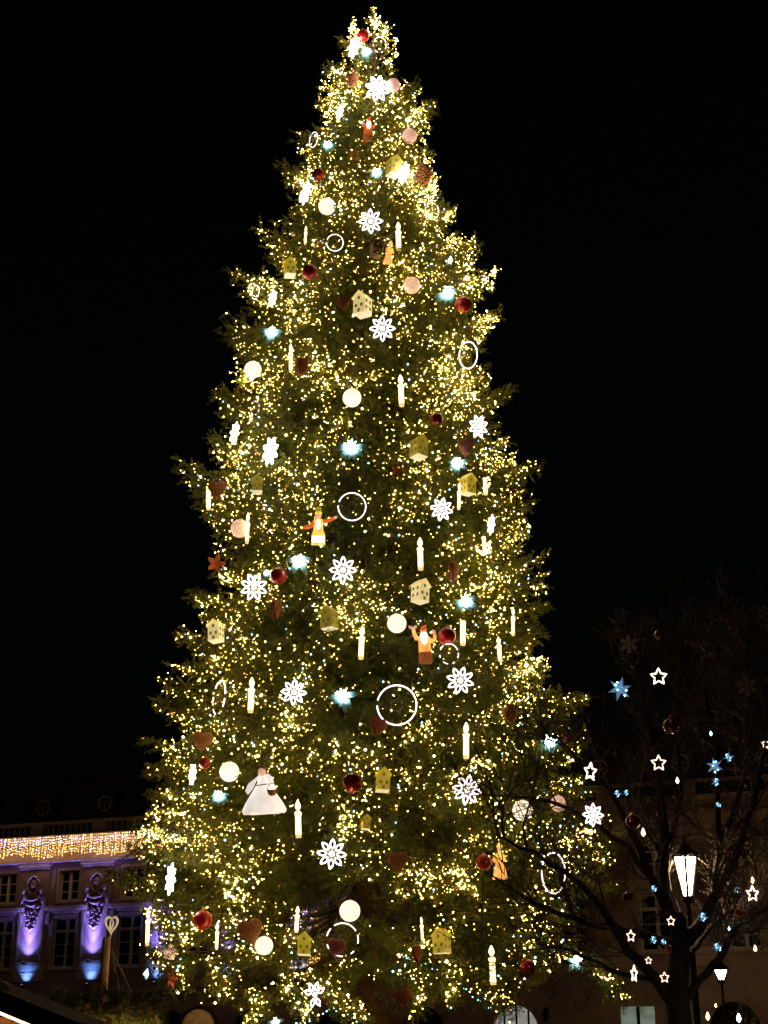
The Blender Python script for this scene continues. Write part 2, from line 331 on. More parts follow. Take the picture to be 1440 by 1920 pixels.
for k, u in zip(range(-4, 14), piers):
    m = MB(); m.box(-0.66, 0.66, -0.12, 0.01, 5.86, 9.6)
    pl = part('pilaster', 'shaft', lambda q: q.box(-0.66, 0.66, -0.12, 0.01, 5.86, 9.6), 'sandstone', palace, False, loc=(u, 0, 0))
    def frame(q):
        for s in (-1, 1): q.box(min(s * 0.52, s * 0.6), max(s * 0.52, s * 0.6), -0.17, -0.11, 5.92, 8.5)
        for s in (-1, 1): q.box(min(s * 0.69, s * 0.95), max(s * 0.69, s * 0.95), -0.05, 0.01, 5.2, 9.6)
        q.box(-0.6, 0.6, -0.17, -0.11, 8.502, 8.58)
    part('panel_frame', 0, frame, 'sandstone', pl, False)
    part('carved_drop', 0, relief, 'sandstone', pl, True, loc=(0, -0.12, 0))
    part('capital', 0, lambda q: (q.box(-0.72, 0.72, -0.2, 0.01, 9.6, 9.72), q.box(-0.8, 0.8, -0.26, 0.01, 9.722, 9.86)), 'sandstone_pale', pl, False)
    part('ledge', 0, lambda q: (q.box(-0.72, 0.72, -0.2, 0.01, 5.74, 5.858),), 'sandstone', pl, False)
    part('base_block', 0, lambda q: (q.box(-0.7, 0.7, -0.13, 0.01, 5.48, 5.735),), 'sandstone_pale', pl, False)
    part('base_block', 1, lambda q: (q.box(-0.7, 0.7, -0.13, 0.01, 5.12, 5.455),), 'sandstone_pale', pl, False)
    if -3 <= k <= 4:
        for zz, yy, colr, pw, tl, nm in ((5.90, -0.44, (0.20, 0.18, 1.0), 200, 11, 'upper'), (4.98, -0.42, (0.10, 0.26, 1.0), 60, 32, 'lower')):
            fx = part('uplight', 0, lambda q: (q.lathe([(0.05, -0.1), (0.07, -0.06), (0.07, 0.0), (0.06, 0.01)], 10), q.tube([(0, 0, -0.08), (0, 0.25, -0.1), (0, 0.7, -0.1)], 0.015, 5)), 'iron', pl, True, loc=(0, yy, zz - (0.04 if nm == 'upper' else 0.02)))
            part('lens', 0, lambda q: (q.lathe([(0.05, 0.008), (0.045, 0.013)], 10),), 'lens_blue', fx, True)
            ld = bpy.data.lights.new('uplight_lamp', 'SPOT'); ld.energy = pw; ld.color = colr; ld.spot_size = R(92 if nm == 'upper' else 80); ld.spot_blend = 1.0; ld.shadow_soft_size = 0.06
            lo = bpy.data.objects.new('uplight_lamp', ld); COL.objects.link(lo); lo.parent = fx; lo.location = (0, 0, 0.03); lo.rotation_euler = (R(180 - tl), 0, 0)
            if nm == 'upper':        # the same fitting's narrow beam up the shaft
                ld = bpy.data.lights.new('uplight_beam', 'SPOT'); ld.energy = 900; ld.color = colr; ld.spot_size = R(44); ld.spot_blend = 0.9; ld.shadow_soft_size = 0.06
                lo = bpy.data.objects.new('uplight_beam', ld); COL.objects.link(lo); lo.parent = fx; lo.location = (0, 0, 0.03); lo.rotation_euler = (R(180 - 5), 0, 0)
# entablature, balustrade, roof
m = MB(); m.box(U0, U1, -0.30, 0.0, 9.862, 9.95); m.box(U0, U1, -0.06, 0.0, 9.952, 10.6); m.box(U0, U1, -0.45, 0.0, 10.602, 10.74); m.box(U0, U1, -0.6, 0.3, 10.742, 10.9)
m.build('cornice', 'sandstone_pale', palace, False)
m = MB(); m.box(U0, U1, -0.24, 0.06, 10.902, 11.0); m.box(U0, U1, -0.25, 0.07, 11.42, 11.54)
for u in piers: m.box(u - 0.3, u + 0.3, -0.27, 0.09, 11.0, 11.42)
bl = m.build('balustrade', 'sandstone', palace, False)
def balus(q): q.lathe([(0.07, 0), (0.07, 0.05), (0.04, 0.08), (0.085, 0.18), (0.05, 0.3), (0.04, 0.35), (0.07, 0.38), (0.07, 0.42)], 8)
for u in piers[1:-1]:
    for j in range(9):
        x = u + 0.43 + j * 0.274
        if x < 16: part('baluster', 0, balus, 'sandstone', bl, True, loc=(x, -0.09, 11.0))
m = MB(); m.add([(U0, 0.3, 10.9), (U1, 0.3, 10.9), (U1, 1.6, 13.75), (U0, 1.6, 13.75), (U1, 6, 14.6), (U0, 6, 14.6), (U0, 12, 10.9), (U1, 12, 10.9)], [(0, 1, 2, 3), (3, 2, 4, 5), (5, 4, 7, 6), (0, 3, 5, 6), (1, 7, 4, 2)])
m.tube([(U0, 1.6, 13.76), (U1, 1.6, 13.76)], 0.08, 6)
rf = m.build('roof', 'slate', palace, False)
def dormer(q):
    q.box(-0.55, 0.55, 0.0, 1.2, -0.65, 0.35); t = np.linspace(0, math.pi, 13)
    q.prism([(0.55 * math.cos(a), 0.352 + 0.4 * math.sin(a)) for a in t], 0, 1.4)
def oculus(q):
    t = np.linspace(0, 2 * np.pi, 29)[:-1]
    q.tube([(0.31 * math.cos(a), -0.02, 0.31 * math.sin(a)) for a in t], 0.035, 6, True)
    q.box(-0.28, 0.28, -0.03, -0.01, -0.015, 0.015); q.box(-0.015, 0.015, -0.03, -0.012, 0.017, 0.28); q.box(-0.015, 0.015, -0.03, -0.012, -0.28, -0.017)
def oglass(q): q.prism([(0.29 * math.cos(a), 0.29 * math.sin(a)) for a in np.linspace(0, 2 * np.pi, 21)[:-1]], -0.006, 0.0)
for u in [-3.35 + 3.05 * k for k in range(-3, 13)]:
    d = part('dormer', 0, dormer, 'slate', palace, False, loc=(u, 0.52, 12.3))
    part('oculus_frame', 0, oculus, 'sandstone_pale', d, True); part('pane', 'round', oglass, 'glass_dark', d, False)
# wall lamp, unlit
m = MB(); m.box(-0.06, 0.06, -0.05, 0, -0.2, 0.2); m.box(-0.02, 0.02, -0.3, -0.05, 0.12, 0.16)
m.lathe([(0.06, -0.24), (0.13, 0.05), (0.15, 0.06), (0.05, 0.16), (0.02, 0.2)], 6, (0, -0.3, -0.05))
def fac(px, py):
    n = np.array([-math.sin(FA), -math.cos(FA), 0]); d = ray(px, py); t = ((FP - CAM) @ n) / (d @ n); p = CAM + d * t
    return float((p - FP) @ np.array([math.cos(FA), -math.sin(FA), 0])), float(p[2])
lu, lz = fac(1027, 1900)
FROT = Matrix.Rotation(-FA, 3, 'Z')
def fworld(u, y, z): return np.array(FROT @ Vector((u, y, z))) + FP
o = m.build('wall_lantern', 'iron', None, False); o.location = fworld(lu, -0.056, lz); o.rotation_euler = (0, 0, -FA); tag(o, 'unlit dark lantern on the stone wall beside the lit arch', 'wall lamp')

# curtains of lights
def curtain(label, u0, u1, z0, z1, dy, step, gap, wavy, rad, white=0.2, rows=True, parent_loc=None):
    t = thing('light_curtain', label, 'light curtain', FP, (0, 0, -FA), group='light curtains on the palace')
    m = MB(); m.tube([(u0, dy, z1), ((u0 + u1) / 2, dy, z1 + 0.002), (u1, dy, z1)], 0.008, 4); m.build('cable', 'wire_pale', t)
    n = int((u1 - u0) / step); rest = []
    for i in range(n):
        u = u0 + step * (i + 0.5) + random.uniform(-0.3, 0.3) * step; L = (z1 - z0) * (0.88 + wavy * math.sin(u * 2.1) + random.uniform(-0.1, 0.06))
        P = []; z = z1
        while z > z1 - L: P.append((u + random.uniform(-0.02, 0.02), dy + random.uniform(-0.03, 0.03), z)); z -= gap * random.uniform(0.7, 1.3)
        P = np.array(P); top = (z1 - P[:, 2]) < 0.25 * (z1 - z0)
        k = np.where((RNG.random(len(P)) < np.where(top, white * 2.2, white)), 1, 0)
        o = link('light_strand', bulbs_mesh('light_strand', P, RNG.uniform(0.6, 1.25, len(P)) * rad, ['bulb_curtain', 'bulb_curtain_white'], k), t); o['kind'] = 'stuff'
curtain('golden curtain of fairy lights hanging along the palace cornice', -7.5, 8.5, 9.92, 10.82, -0.68, 0.10, 0.105, 0.08, 0.019)
a, b = fac(545, 1715), fac(620, 1830)
curtain('narrow net of small golden lights behind the yellow house ornament', a[0], b[0], b[1], a[1], -0.9, 0.1, 0.12, 0.05, 0.017, 0.05)

# ------------------------------------------------------------------ street lamps
def street_lamp(p, label, zb=4.5):
    t = thing('street_lamp', label, 'street lamp', (p[0], p[1], 0), (0, 0, R(18)), 1.0, 'lit street lanterns')
    part('post', zb, lambda q: q.lathe([(0.2, 0), (0.2, 0.25), (0.14, 0.3), (0.12, 0.9), (0.13, 0.95), (0.075, 1.05), (0.055, 3.6), (0.075, 3.66), (0.075, 3.74), (0.04, 3.8), (0.04, zb - 0.15)], 14), 'iron', t)
    def cage(q):
        for i in range(6):
            a = math.pi / 3 * i; q.tube([(0.10 * math.cos(a), 0.10 * math.sin(a), zb), (0.245 * math.cos(a), 0.245 * math.sin(a), 5.2)], 0.026, 5)
        q.tube([(0.245 * math.cos(a), 0.245 * math.sin(a), 5.2) for a in np.arange(6) * math.pi / 3], 0.026, 5, True)
        q.lathe([(0.03, zb - 0.15), (0.12, zb - 0.08), (0.12, zb - 0.01), (0.1, zb)], 12)
    part('lantern_cage', zb, cage, 'iron', t)
    part('lantern_cap', 0, lambda q: q.lathe([(0.27, 5.215), (0.26, 5.24), (0.12, 5.36), (0.1, 5.42), (0.03, 5.46), (0.03, 5.52), (0.005, 5.56)], 12), 'iron', t)
    for i in range(6):
        a0, a1 = math.pi / 3 * i, math.pi / 3 * (i + 1)
        m = MB(); q = [(r * math.cos(a), r * math.sin(a), z) for r, z, a in ((0.10, zb + 0.01, a0), (0.10, zb + 0.01, a1), (0.238, 5.19, a1), (0.238, 5.19, a0))]
        q2 = [(x * 0.96, y * 0.96, z) for x, y, z in q]
        m.add(q + q2, [(0, 1, 2, 3), (7, 6, 5, 4), (0, 4, 5, 1), (1, 5, 6, 2), (2, 6, 7, 3), (3, 7, 4, 0)])
        m.build('glass_pane', 'lamp_glass', t, False)
    return t
q = at(1287, 1642, 25.2); dz = q[2] - 4.86; q[2] = 0
sl1 = street_lamp(q, 'near six sided street lantern glowing white behind the bare tree trunk'); sl1.location.z = dz + 4.86 * 0.08; sl1.scale = (0.92,) * 3
q = at(1352, 1827, 48); dz2 = q[2] - 5.06
sl2 = street_lamp(q, 'small far street lantern shining low beside the bare tree trunk', 4.9); sl2.location.z = dz2
LAMP_DZ = (dz, dz2)
# ------------------------------------------------------------------ chalet at the frame's lower corner
ch = thing('market_chalet', 'wooden market chalet with dark gable roof edge and warm rope light', 'market stall', (-6.6, 20, 0))
pc = at(0, 1866, 20); pe = at(128, 1919, 20); sl_ = (pe[2] - pc[2]) / (pe[0] - pc[0]); apex = 0.07 + pc[2] + sl_ * (-6.6 - pc[0])
for s in (-1, 1):
    w = 2.7
    m = MB(); m.prism([(0, apex), (s * w, apex + w * sl_), (s * w, apex + w * sl_ - 0.10), (0, apex - 0.10)][::s], -0.25, 3.2); m.build('roof_slope', 'timber_dark', ch, False)
    m = MB(); m.prism([(0, apex - 0.102), (s * w, apex + w * sl_ - 0.102), (s * w, apex + w * sl_ - 0.24), (0, apex - 0.24)][::s], -0.24, -0.2); m.build('bargeboard', 'timber_dark', ch, False)
    m = MB(); m.tube([(s * w * q, -0.21, apex + w * q * sl_ - 0.27) for q in np.linspace(0, 1, 30)], 0.018, 6); m.build('rope_light', 'rope_light', ch)
for i in range(30):
    x0 = -2.25 + i * 0.15; zt = apex + sl_ * abs(x0 + 0.075) - 0.3
    m = MB(); m.box(x0, x0 + 0.143, 0.0, 0.03, 1.9, zt); m.build('board', 'timber', ch, False)
m = MB(); m.box(-2.25, 2.25, -0.02, 0.05, 0, 1.0); m.box(-2.25, -2.1, 0.05, 0.2, 0, 2.2); m.box(2.1, 2.25, 0.05, 0.2, 0, 2.2); m.box(-2.25, 2.25, 2.9, 3.0, 0, 2.3); m.build('counter', 'timber', ch, False)
pd = at(3, 1858, 20.6)
m = MB(); m.lathe([(0.001, -0.03), (0.115, -0.028), (0.13, 0), (0.115, 0.028), (0.001, 0.03)], 20); o = m.build('round_plaque', 'wood_pale'); o.location = pd; o.rotation_euler = (R(90), 0, 0); tag(o, 'round pale plaque standing on the chalet roof', 'plaque')
m = MB(); m.box(-0.02, 0.02, -0.02, 0.02, -0.42, 0.02); pk = m.build('peg', 'timber_dark', o, False); pk.rotation_euler = (R(-90), 0, 0)

# ------------------------------------------------------------------ the Christmas tree: outline, boughs, needles
TX, TY = -0.30, 34.0
SIL = [(15, 697, 706), (60, 660, 733), (100, 645, 745), (150, 622, 762), (200, 604, 790), (250, 585, 797), (320, 565, 806), (360, 568, 815), (400, 545, 838),
       (450, 500, 882), (520, 455, 900), (560, 446, 910), (600, 436, 926), (640, 428, 922), (700, 432, 930), (740, 412, 938), (790, 412, 930), (870, 392, 960),
       (910, 378, 980), (960, 378, 985), (1000, 372, 984), (1060, 385, 1002), (1120, 375, 1018), (1170, 366, 1026), (1220, 338, 1030), (1270, 316, 1060),
       (1330, 296, 1090), (1400, 286, 1105), (1450, 282, 1112), (1500, 285, 1130), (1550, 262, 1146), (1600, 250, 1150), (1650, 246, 1140), (1700, 262, 1120), (1760, 285, 1105), (1850, 285, 1105)]
_h, _l, _r = [], [], []
for y, a, b in SIL:
    p, q = at(a, y, TY), at(b, y, TY); _h.append(p[2]); _l.append(TX - p[0]); _r.append(q[0] - TX)
_h, _l, _r = (np.array(v)[::-1] for v in (_h, _l, _r))
HTOP = _h[-1]
def env(h, c):
    """Crown radius at height h towards azimuth cosine c."""
    return np.interp(h, _h, _l) * (1 - c) / 2 + np.interp(h, _h, _r) * (1 + c) / 2
def on_tree(px, py, k=0.99):
    d = ray(px, py); best = None
    for Y in np.arange(24, 36, 0.03):
        p = CAM + d * (Y / d[1]); dx, dy = p[0] - TX, p[1] - TY; rr = math.hypot(dx, dy)
        if rr < env(p[2], dx / (rr + 1e-6)) * k: return p
    return CAM + d * ((TY - 0.15) / d[1])

# every ornament: kind, pixel x, pixel y, size in pixels, yaw, variant, label
O = []
def orn(kind, px, py, s, yaw, var, label): O.append([kind, px, py, s, yaw, var, label])
fl = 'white LED flower lamp with eight petals'
orn('flower', 708, 166, 25, 20, 'hot', 'glaring white LED flower lamp close to the topmost pine cone')
orn('flower', 695, 415, 24, 4, '', fl + ' directly above the dim arched house near the treetop')
orn('flower', 717, 616, 25, -4, '', fl + ' just below the pale front-facing house')
orn('flower', 897, 800, 23, 35, '', fl + ' turned sideways above the large brown heart')
orn('flower', 828, 955, 23, 25, '', fl + ' under the olive house with two thin candles')
orn('flower', 476, 1101, 27, 8, '', fl + ' touching the red bauble on its upper side')
orn('flower', 643, 1069, 27, 0, '', fl + ' below the figurine with outstretched arms')
orn('flower', 551, 1298, 25, 0, '', fl + ' between a candle and a teal mistletoe lamp')
orn('flower', 863, 1276, 27, 6, '', fl + ' below the bearded figurine with raised arms')
orn('flower', 876, 1481, 29, -6, '', fl + ' directly under a lone candle, lower tree')
orn('flower', 622, 1601, 29, 3, '', fl + ' low on the tree above the big ring')
orn('flower', 1112, 1528, 22, 30, 'dots', 'dotted white LED flower lamp among bare twigs beside the tree')
orn('flower', 590, 1865, 24, 25, 'dots', 'half lit white LED flower lamp at the very bottom of the tree')
se = 'white LED flower lamp seen edge on'
orn('flower', 507, 846, 28, 68, 'hot', se + ' above the leafy olive house')
orn('flower', 440, 812, 22, 72, 'hot', se + ' leaning at the dark gap in the outline')
orn('flower', 511, 560, 16, 70, 'hot', se + ' beside the small upright ring')
orn('flower', 573, 362, 24, 82, '', se + ' like a bar beside the upper branch')
orn('flower', 320, 1648, 30, 76, 'hot', se + ' above the hanging candle over the palace windows')
orn('flower', 637, 210, 14, 66, 'hot', 'small ' + se + ' high above the teal lamps')
orn('flower', 757, 325, 22, 74, 'hot', se + ' touching the topmost olive house')
orn('flower', 361, 1452, 20, 66, 'hot', se + ' under the small red bauble')
orn('flower', 921, 984, 20, 76, '', se + ' leaning above the crescent of pale light')
orn('flower', 664, 88, 22, 70, 'hot', se + ' below the topmost red bauble')
rg = 'thin ring of white LED light'
orn('ring', 628, 455, 15.5, 0, '', rg + ', small and round, above a red bauble')
orn('ring', 810, 396, 15, 40, 'gap', rg + ', broken, near the tree edge above the highest tall candle')
orn('ring', 479, 548, 13, 62, 'gap', rg + ', narrow and upright at the outer edge')
orn('ring', 878, 666, 25, 46, '', rg + ', oval, below the red bauble with mistletoe lamp')
orn('ring', 660, 950, 26, 6, '', rg + ' beside the figurine with outstretched arms')
orn('ring', 744, 1322, 37, 0, '', 'largest ring of white LED light, in the middle of the tree')
orn('ring', 1038, 1637, 37, 60, '', 'tall oval ring of white LED light behind bare twigs')
orn('ring', 642, 1762, 30, 12, 'half', 'half dark ring of white LED light round a woven heart')
orn('ring', 411, 1308, 32, 66, 'half', rg + ', mostly dark, beside the lone candle')
orn('ring', 478, 765, 13, 50, 'half', 'small broken ring of LED light above the leaning flower lamp')
orn('ring', 842, 1226, 19, 25, 'half', 'broken ring of white LED light under the red bauble')
orn('ring', 712, 84, 14, 30, 'half', 'small broken ring of LED light close to the treetop')
orn('ring', 588, 262, 14, 76, '', 'tiny narrow ring of LED light beside the topmost teal lamp pair')
cn = 'white lit candle ornament with flame'
orn('candle', 747, 443, 53, 0, '', cn + ' beside the highest full flower lamp')
orn('candle', 752, 732, 60, 0, '', cn + ' on the dark middle of the upper tree')
orn('candle', 788, 1038, 62, 0, '', cn + ' above the two-storey white house')
orn('candle', 678, 1205, 62, 0, '', cn + ' below the olive boxy house')
orn('candle', 471, 1303, 66, 0, '', cn + ' beside the mostly dark ring')
orn('candle', 874, 1388, 68, 0, '', cn + ' between two flower lamps, lower tree')
orn('candle', 559, 1535, 70, 0, '', cn + ' beside the figurine in a white gown')
orn('candle', 923, 1809, 72, 0, '', cn + ' low on the tree above the lit arch')
orn('candle', 277, 1738, 68, 0, 'slim', 'slim lit candle hanging in front of the palace window')
orn('candle', 868, 1187, 46, 0, 'stub', 'short lit candle without visible flame beside the red bauble')
orn('candle', 936, 1217, 46, 20, '', 'short lit candle near the outer edge, lower than the red bauble')
orn('candle', 545, 671, 54, 60, 'slim', 'slim dim candle beside the dark pine cone')
orn('candle', 391, 937, 38, 0, 'stub', 'lit candle stub under the brown heart at the outer edge')
orn('candle', 464, 990, 60, 60, 'slim', 'slim candle in front of the mottled peach ball')
orn('candle', 910, 912, 32, 0, 'stub', 'short lit candle stub near the outer edge')
orn('candle', 861, 930, 52, 60, 'slim', 'slim candle hanging beside the upper olive house')
orn('candle', 962, 1165, 54, 70, 'slim', 'thin upright white light bar at the outer edge')
orn('candle', 791, 1742, 44, 50, 'slim', 'slim candle with tiny flame above the yellow gabled house')
orn('candle', 557, 1724, 48, 10, '', 'short lit candle above the flat yellow house')
orn('candle', 407, 1755, 50, 60, 'slim', 'slim golden candle beside the lowest red bauble')
orn('candle', 908, 1021, 30, 30, 'stub', 'small bright candle stub inside the crescent of pale light')
orn('candle', 573, 441, 36, 70, 'slim', 'small slim candle near the outer edge of the upper tree')
rb = 'glossy red bauble'
orn('bauble', 681, 67, 12, 0, '', 'topmost ' + rb + ' under the tip of the tree')
orn('bauble', 597, 328, 12, 0, 'dark', 'dark red bauble behind the long upper branch')
orn('bauble', 581, 510, 15, 0, '', rb + ' beside the yellow house, upper tree')
orn('bauble', 868, 571, 15, 0, '', rb + ' beside the teal lamp at the outer edge')
orn('bauble', 522, 1080, 16, 0, '', rb + ' touching a large flower lamp')
orn('bauble', 838, 1193, 17, 0, '', rb + ' beside the bearded figurine with raised arms')
orn('bauble', 384, 1431, 11, 0, '', 'small ' + rb + ' under the striped woven heart')
orn('bauble', 661, 1468, 20, 0, 'dark', 'large dark red bauble beside the lower yellow house')
orn('bauble', 380, 1725, 18, 0, '', rb + ' low at the outer edge near the palace')
orn('bauble', 907, 1617, 15, 0, '', rb + ' half hidden beside the orange figurine')
orn('bauble', 988, 1815, 16, 0, 'dark', 'dark red bauble above the lowest boughs near the lit arch')
orn('bauble', 1063, 1383, 11, 0, 'dark', 'small dark red bauble beside the teal lamp at the outer edge')
orn('bauble', 818, 786, 12, 0, 'dark', 'small dark red bauble among dense lights above the olive house')
wb = 'glowing white globe'
orn('globe', 613, 387, 16, 0, '', 'highest ' + wb + ' above the small round ring')
orn('globe', 772, 535, 16, 0, 'peach', 'mottled peach globe between the house and the teal lamp')
orn('globe', 474, 693, 16, 0, '', wb + ' at the outer edge below a teal lamp')
orn('globe', 660, 746, 17.5, 0, '', wb + ' beside the candle on the dark upper middle')
orn('globe', 450, 991, 17.5, 0, 'peach', 'mottled peach globe behind a slim candle')
orn('globe', 744, 1169, 18, 0, '', wb + ' beside the bearded figurine with raised arms')
orn('globe', 430, 1447, 18.5, 0, '', wb + ' beside the figurine in a white gown')
orn('globe', 656, 1708, 19.5, 0, '', wb + ' resting above the half dark ring')
orn('globe', 495, 1773, 17, 0, '', wb + ' under the brown woven heart, lowest tree')
orn('globe', 980, 1520, 19, 0, '', wb + ' behind bare twigs near the flower lamp')
orn('globe', 1047, 1507, 15, 0, 'pink', 'pinkish globe half hidden by bare twigs')
orn('globe', 768, 255, 14, 0, 'pink', 'pinkish globe crossed by twigs near the treetop')
orn('globe', 737, 160, 13, 0, 'pink', 'pale pink globe beside the glaring flower lamp')
orn('globe', 317, 1785, 14, 0, 'peach', 'peach globe veiled by lights above the pink leaf ornament')
hs = 'house ornament'
orn('house', 680, 570, 47, -32, 'cream', 'pale cream gabled ' + hs + ' above a flower lamp')
orn('house', 788, 1108, 45, 38, 'cream', 'white two-storey ' + hs + ' above the bearded figurine')
orn('house', 617, 1158, 45, -34, 'olive', 'olive boxy ' + hs + ' above a candle, middle of the tree')
orn('house', 785, 838, 45, 32, 'olive', 'olive ' + hs + ' showing its glowing underside')
orn('house', 828, 1764, 46, -36, 'yellow', 'yellow gabled ' + hs + ' with windows, lowest on the tree')
orn('house', 571, 1769, 42, -6, 'yellow', 'flat-fronted yellow ' + hs + ' in front of the light net')
orn('house', 718, 1462, 44, 10, 'yellow', 'yellow ' + hs + ' beside the large dark red bauble')
orn('house', 738, 312, 40, 30, 'olive', 'highest olive ' + hs + ' near the treetop')
orn('house', 877, 908, 40, 34, 'yellow', 'dull yellow ' + hs + ' above the sideways flower lamp')
orn('house', 405, 1183, 42, -25, 'cream', 'pale gabled ' + hs + ' at the outer edge')
orn('house', 543, 502, 36, 8, 'yellow', 'yellow ' + hs + ' beside the upper red bauble')
orn('house', 482, 908, 34, 5, 'olive', 'olive ' + hs + ' veiled by needles, outer upper tree')
orn('house', 686, 1541, 28, 5, 'olive', 'small dim ' + hs + ' between flower lamp and dark bauble')
orn('house', 706, 466, 34, 20, 'dim', 'dim unlit ' + hs + ' below the highest full flower lamp')
ms = 'teal mistletoe lamp with green leaves'
orn('mistletoe', 687, 97, 18, 0, '', ms + ', the topmost one')
orn('mistletoe', 614, 271, 16, 0, '', ms + ' beside the bearded figurine near the treetop')
orn('mistletoe', 706, 323, 18, 0, '', ms + ' touching the highest olive house')
orn('mistletoe', 842, 487, 14, 65, '', ms + ' seen sideways at the outer edge')
orn('mistletoe', 839, 549, 26, 0, '', ms + ' beside the red bauble, upper tree')
orn('mistletoe', 510, 622, 24, 0, '', ms + ' above the glowing globe at the outer edge')
orn('mistletoe', 658, 839, 30, 0, '', ms + ' on the dark middle above the round ring')
orn('mistletoe', 857, 869, 24, 0, '', ms + ' under the large brown heart')
orn('mistletoe', 558, 1051, 28, 20, '', ms + ' between the figurine and a red bauble')
orn('mistletoe', 873, 1126, 26, 0, '', ms + ' beside the white two-storey house')
orn('mistletoe', 643, 1304, 30, 0, '', ms + ' beside the largest ring')
orn('mistletoe', 1032, 1391, 28, 0, '', ms + ' near the bare twigs at the outer edge')
orn('mistletoe', 411, 1491, 22, 0, '', ms + ' beside the figurine in a white gown')
orn('mistletoe', 1078, 1800, 24, 30, '', ms + ' lowest, above the dark stone wall')
orn('mistletoe', 272, 1825, 16, 60, '', ms + ' lowest, beside the palace window')
orn('mistletoe', 500, 1074, 11, 0, '', 'small ' + ms + ' squeezed between flower lamp and bauble')
orn('mistletoe', 516, 1916, 16, 0, '', ms + ' cut by the bottom of the picture')
ht = 'woven heart ornament'
orn('heart', 644, 570, 26, -20, 'red', 'reddish checked ' + ht + ' beside the pale cream house')
orn('heart', 874, 838, 36, 32, 'red', 'large dark ' + ht + ' under the sideways flower lamp')
orn('heart', 407, 919, 34, -15, 'brown', 'brown ' + ht + ' under the long outer branch')
orn('heart', 379, 1391, 38, 20, 'brown', 'striped orange brown ' + ht + ' above the small red bauble')
orn('heart', 708, 1363, 36, 38, 'red', 'dull red ' + ht + ' below the largest ring')
orn('heart', 746, 1617, 38, 0, 'brown', 'orange brown ' + ht + ' in the lower middle')
orn('heart', 516, 1143, 38, 68, 'red', 'narrow ' + ht + ' seen edge on below a flower lamp')
orn('heart', 850, 1072, 38, 66, 'red', 'narrow ' + ht + ' seen edge on beside the candle')
orn('heart', 470, 1748, 46, 8, 'brown', 'large brown ' + ht + ' above the lowest globe')
orn('heart', 630, 1778, 36, 10, 'red', 'red ' + ht + ' hanging within the half dark ring')
orn('heart', 781, 1790, 34, 60, 'red', 'dim ' + ht + ' beside the yellow gabled house')
orn('heart', 755, 1872, 36, 15, 'red', 'orange red ' + ht + ' beside the dark trunk foot')
pc_ = 'brown pine cone ornament'
orn('cone', 660, 148, 28, 0, '', 'topmost ' + pc_ + ' beside the glaring flower lamp')
orn('cone', 793, 327, 40, 0, '', pc_ + ' at the outer edge beside the highest house')
orn('cone', 664, 289, 20, 0, '', 'small ' + pc_ + ' below the upper bearded figurine')
orn('cone', 566, 686, 34, 0, '', 'dark ' + pc_ + ' beside the slim dim candle')
orn('cone', 958, 1336, 36, 0, '', 'dark ' + pc_ + ' near the outer edge, lower tree')
orn('figurine', 690, 242, 46, 0, 'beard', 'red coated bearded figurine near the treetop')
orn('figurine', 730, 473, 44, 35, 'yellow', 'yellow and orange figurine turned sideways beside the highest tall candle')
orn('figurine', 597, 986, 72, 0, 'soldier', 'orange figurine with tall cap and outstretched arms')
orn('figurine', 796, 1208, 74, 0, 'beard_up', 'bearded orange figurine with both arms raised')
orn('figurine', 937, 1614, 68, -20, 'yellow', 'orange figurine behind bare twigs beside a red bauble')
orn('gown', 492, 1479, 98, 0, '', 'female figurine in a white gown with cape and basket')
orn('poinsettia', 404, 1057, 20, 15, 'orange', 'orange five-petal flower ornament at the outer edge')
orn('poinsettia', 317, 1836, 20, 55, 'pink', 'pink leaf shaped ornament at the lowest outer edge')
orn('poinsettia', 742, 883, 12, 20, 'pink', 'small pink flower ornament on the dark middle')
OP = [on_tree(o[1], o[2], 0.99 if o[0] in ('heart', 'cone', 'ring') else 1.0) for o in O]
for i_, o in enumerate(O):
    if o[1] == 1112: OP[i_] = at(1112, 1528, 22.3)
OS = [o[3] * mpp(p) for o, p in zip(O, OP)]
HALF = {'candle': 0.5, 'house': 0.55, 'figurine': 0.55, 'gown': 0.55, 'heart': 0.6, 'cone': 0.6, 'flower': 1.05, 'ring': 1.05}
ORAD = np.array([s * HALF.get(o[0], 1.0) for o, s in zip(O, OS)]); OPA = np.array(OP)
ODIR = (CAM - OPA) / np.linalg.norm(CAM - OPA, axis=1)[:, None]
def hides(P, k, keep, deep=3.0):
    """Which points stand between the camera and an ornament."""
    bad = np.zeros(len(P), bool)
    for c, d, r, o in zip(OPA, ODIR, ORAD, O):
        v = P - c; s = v @ d; w = v - s[:, None] * d
        lim = r * k
        if o[0] == 'candle': near = (np.abs(w[:, 0]) < r * 0.35) & (np.abs(w[:, 2]) < r * 1.0) & (np.abs(w[:, 1]) < r)
        else: near = (w * w).sum(1) < lim * lim
        bad |= near & (s > -r * 0.5) & (s < deep)
    return bad & (RNG.random(len(P)) > keep)

org = np.array([TX, TY, 0])
tree = thing('christmas_tree', 'giant decorated fir tree covered in golden lights on the square', 'tree', (TX, TY, 0))
m = MB(); hh = np.linspace(0, HTOP - 0.3, 24)
m.tube([(0.05 * math.sin(z * 0.5), 0.04 * math.cos(z * 0.7), z) for z in hh], [max(0.02, 0.42 * (1 - z / HTOP) ** 0.9 + (0.12 if z < 0.5 else 0)) for z in hh], 14)
m.build('trunk', 'bark', tree)

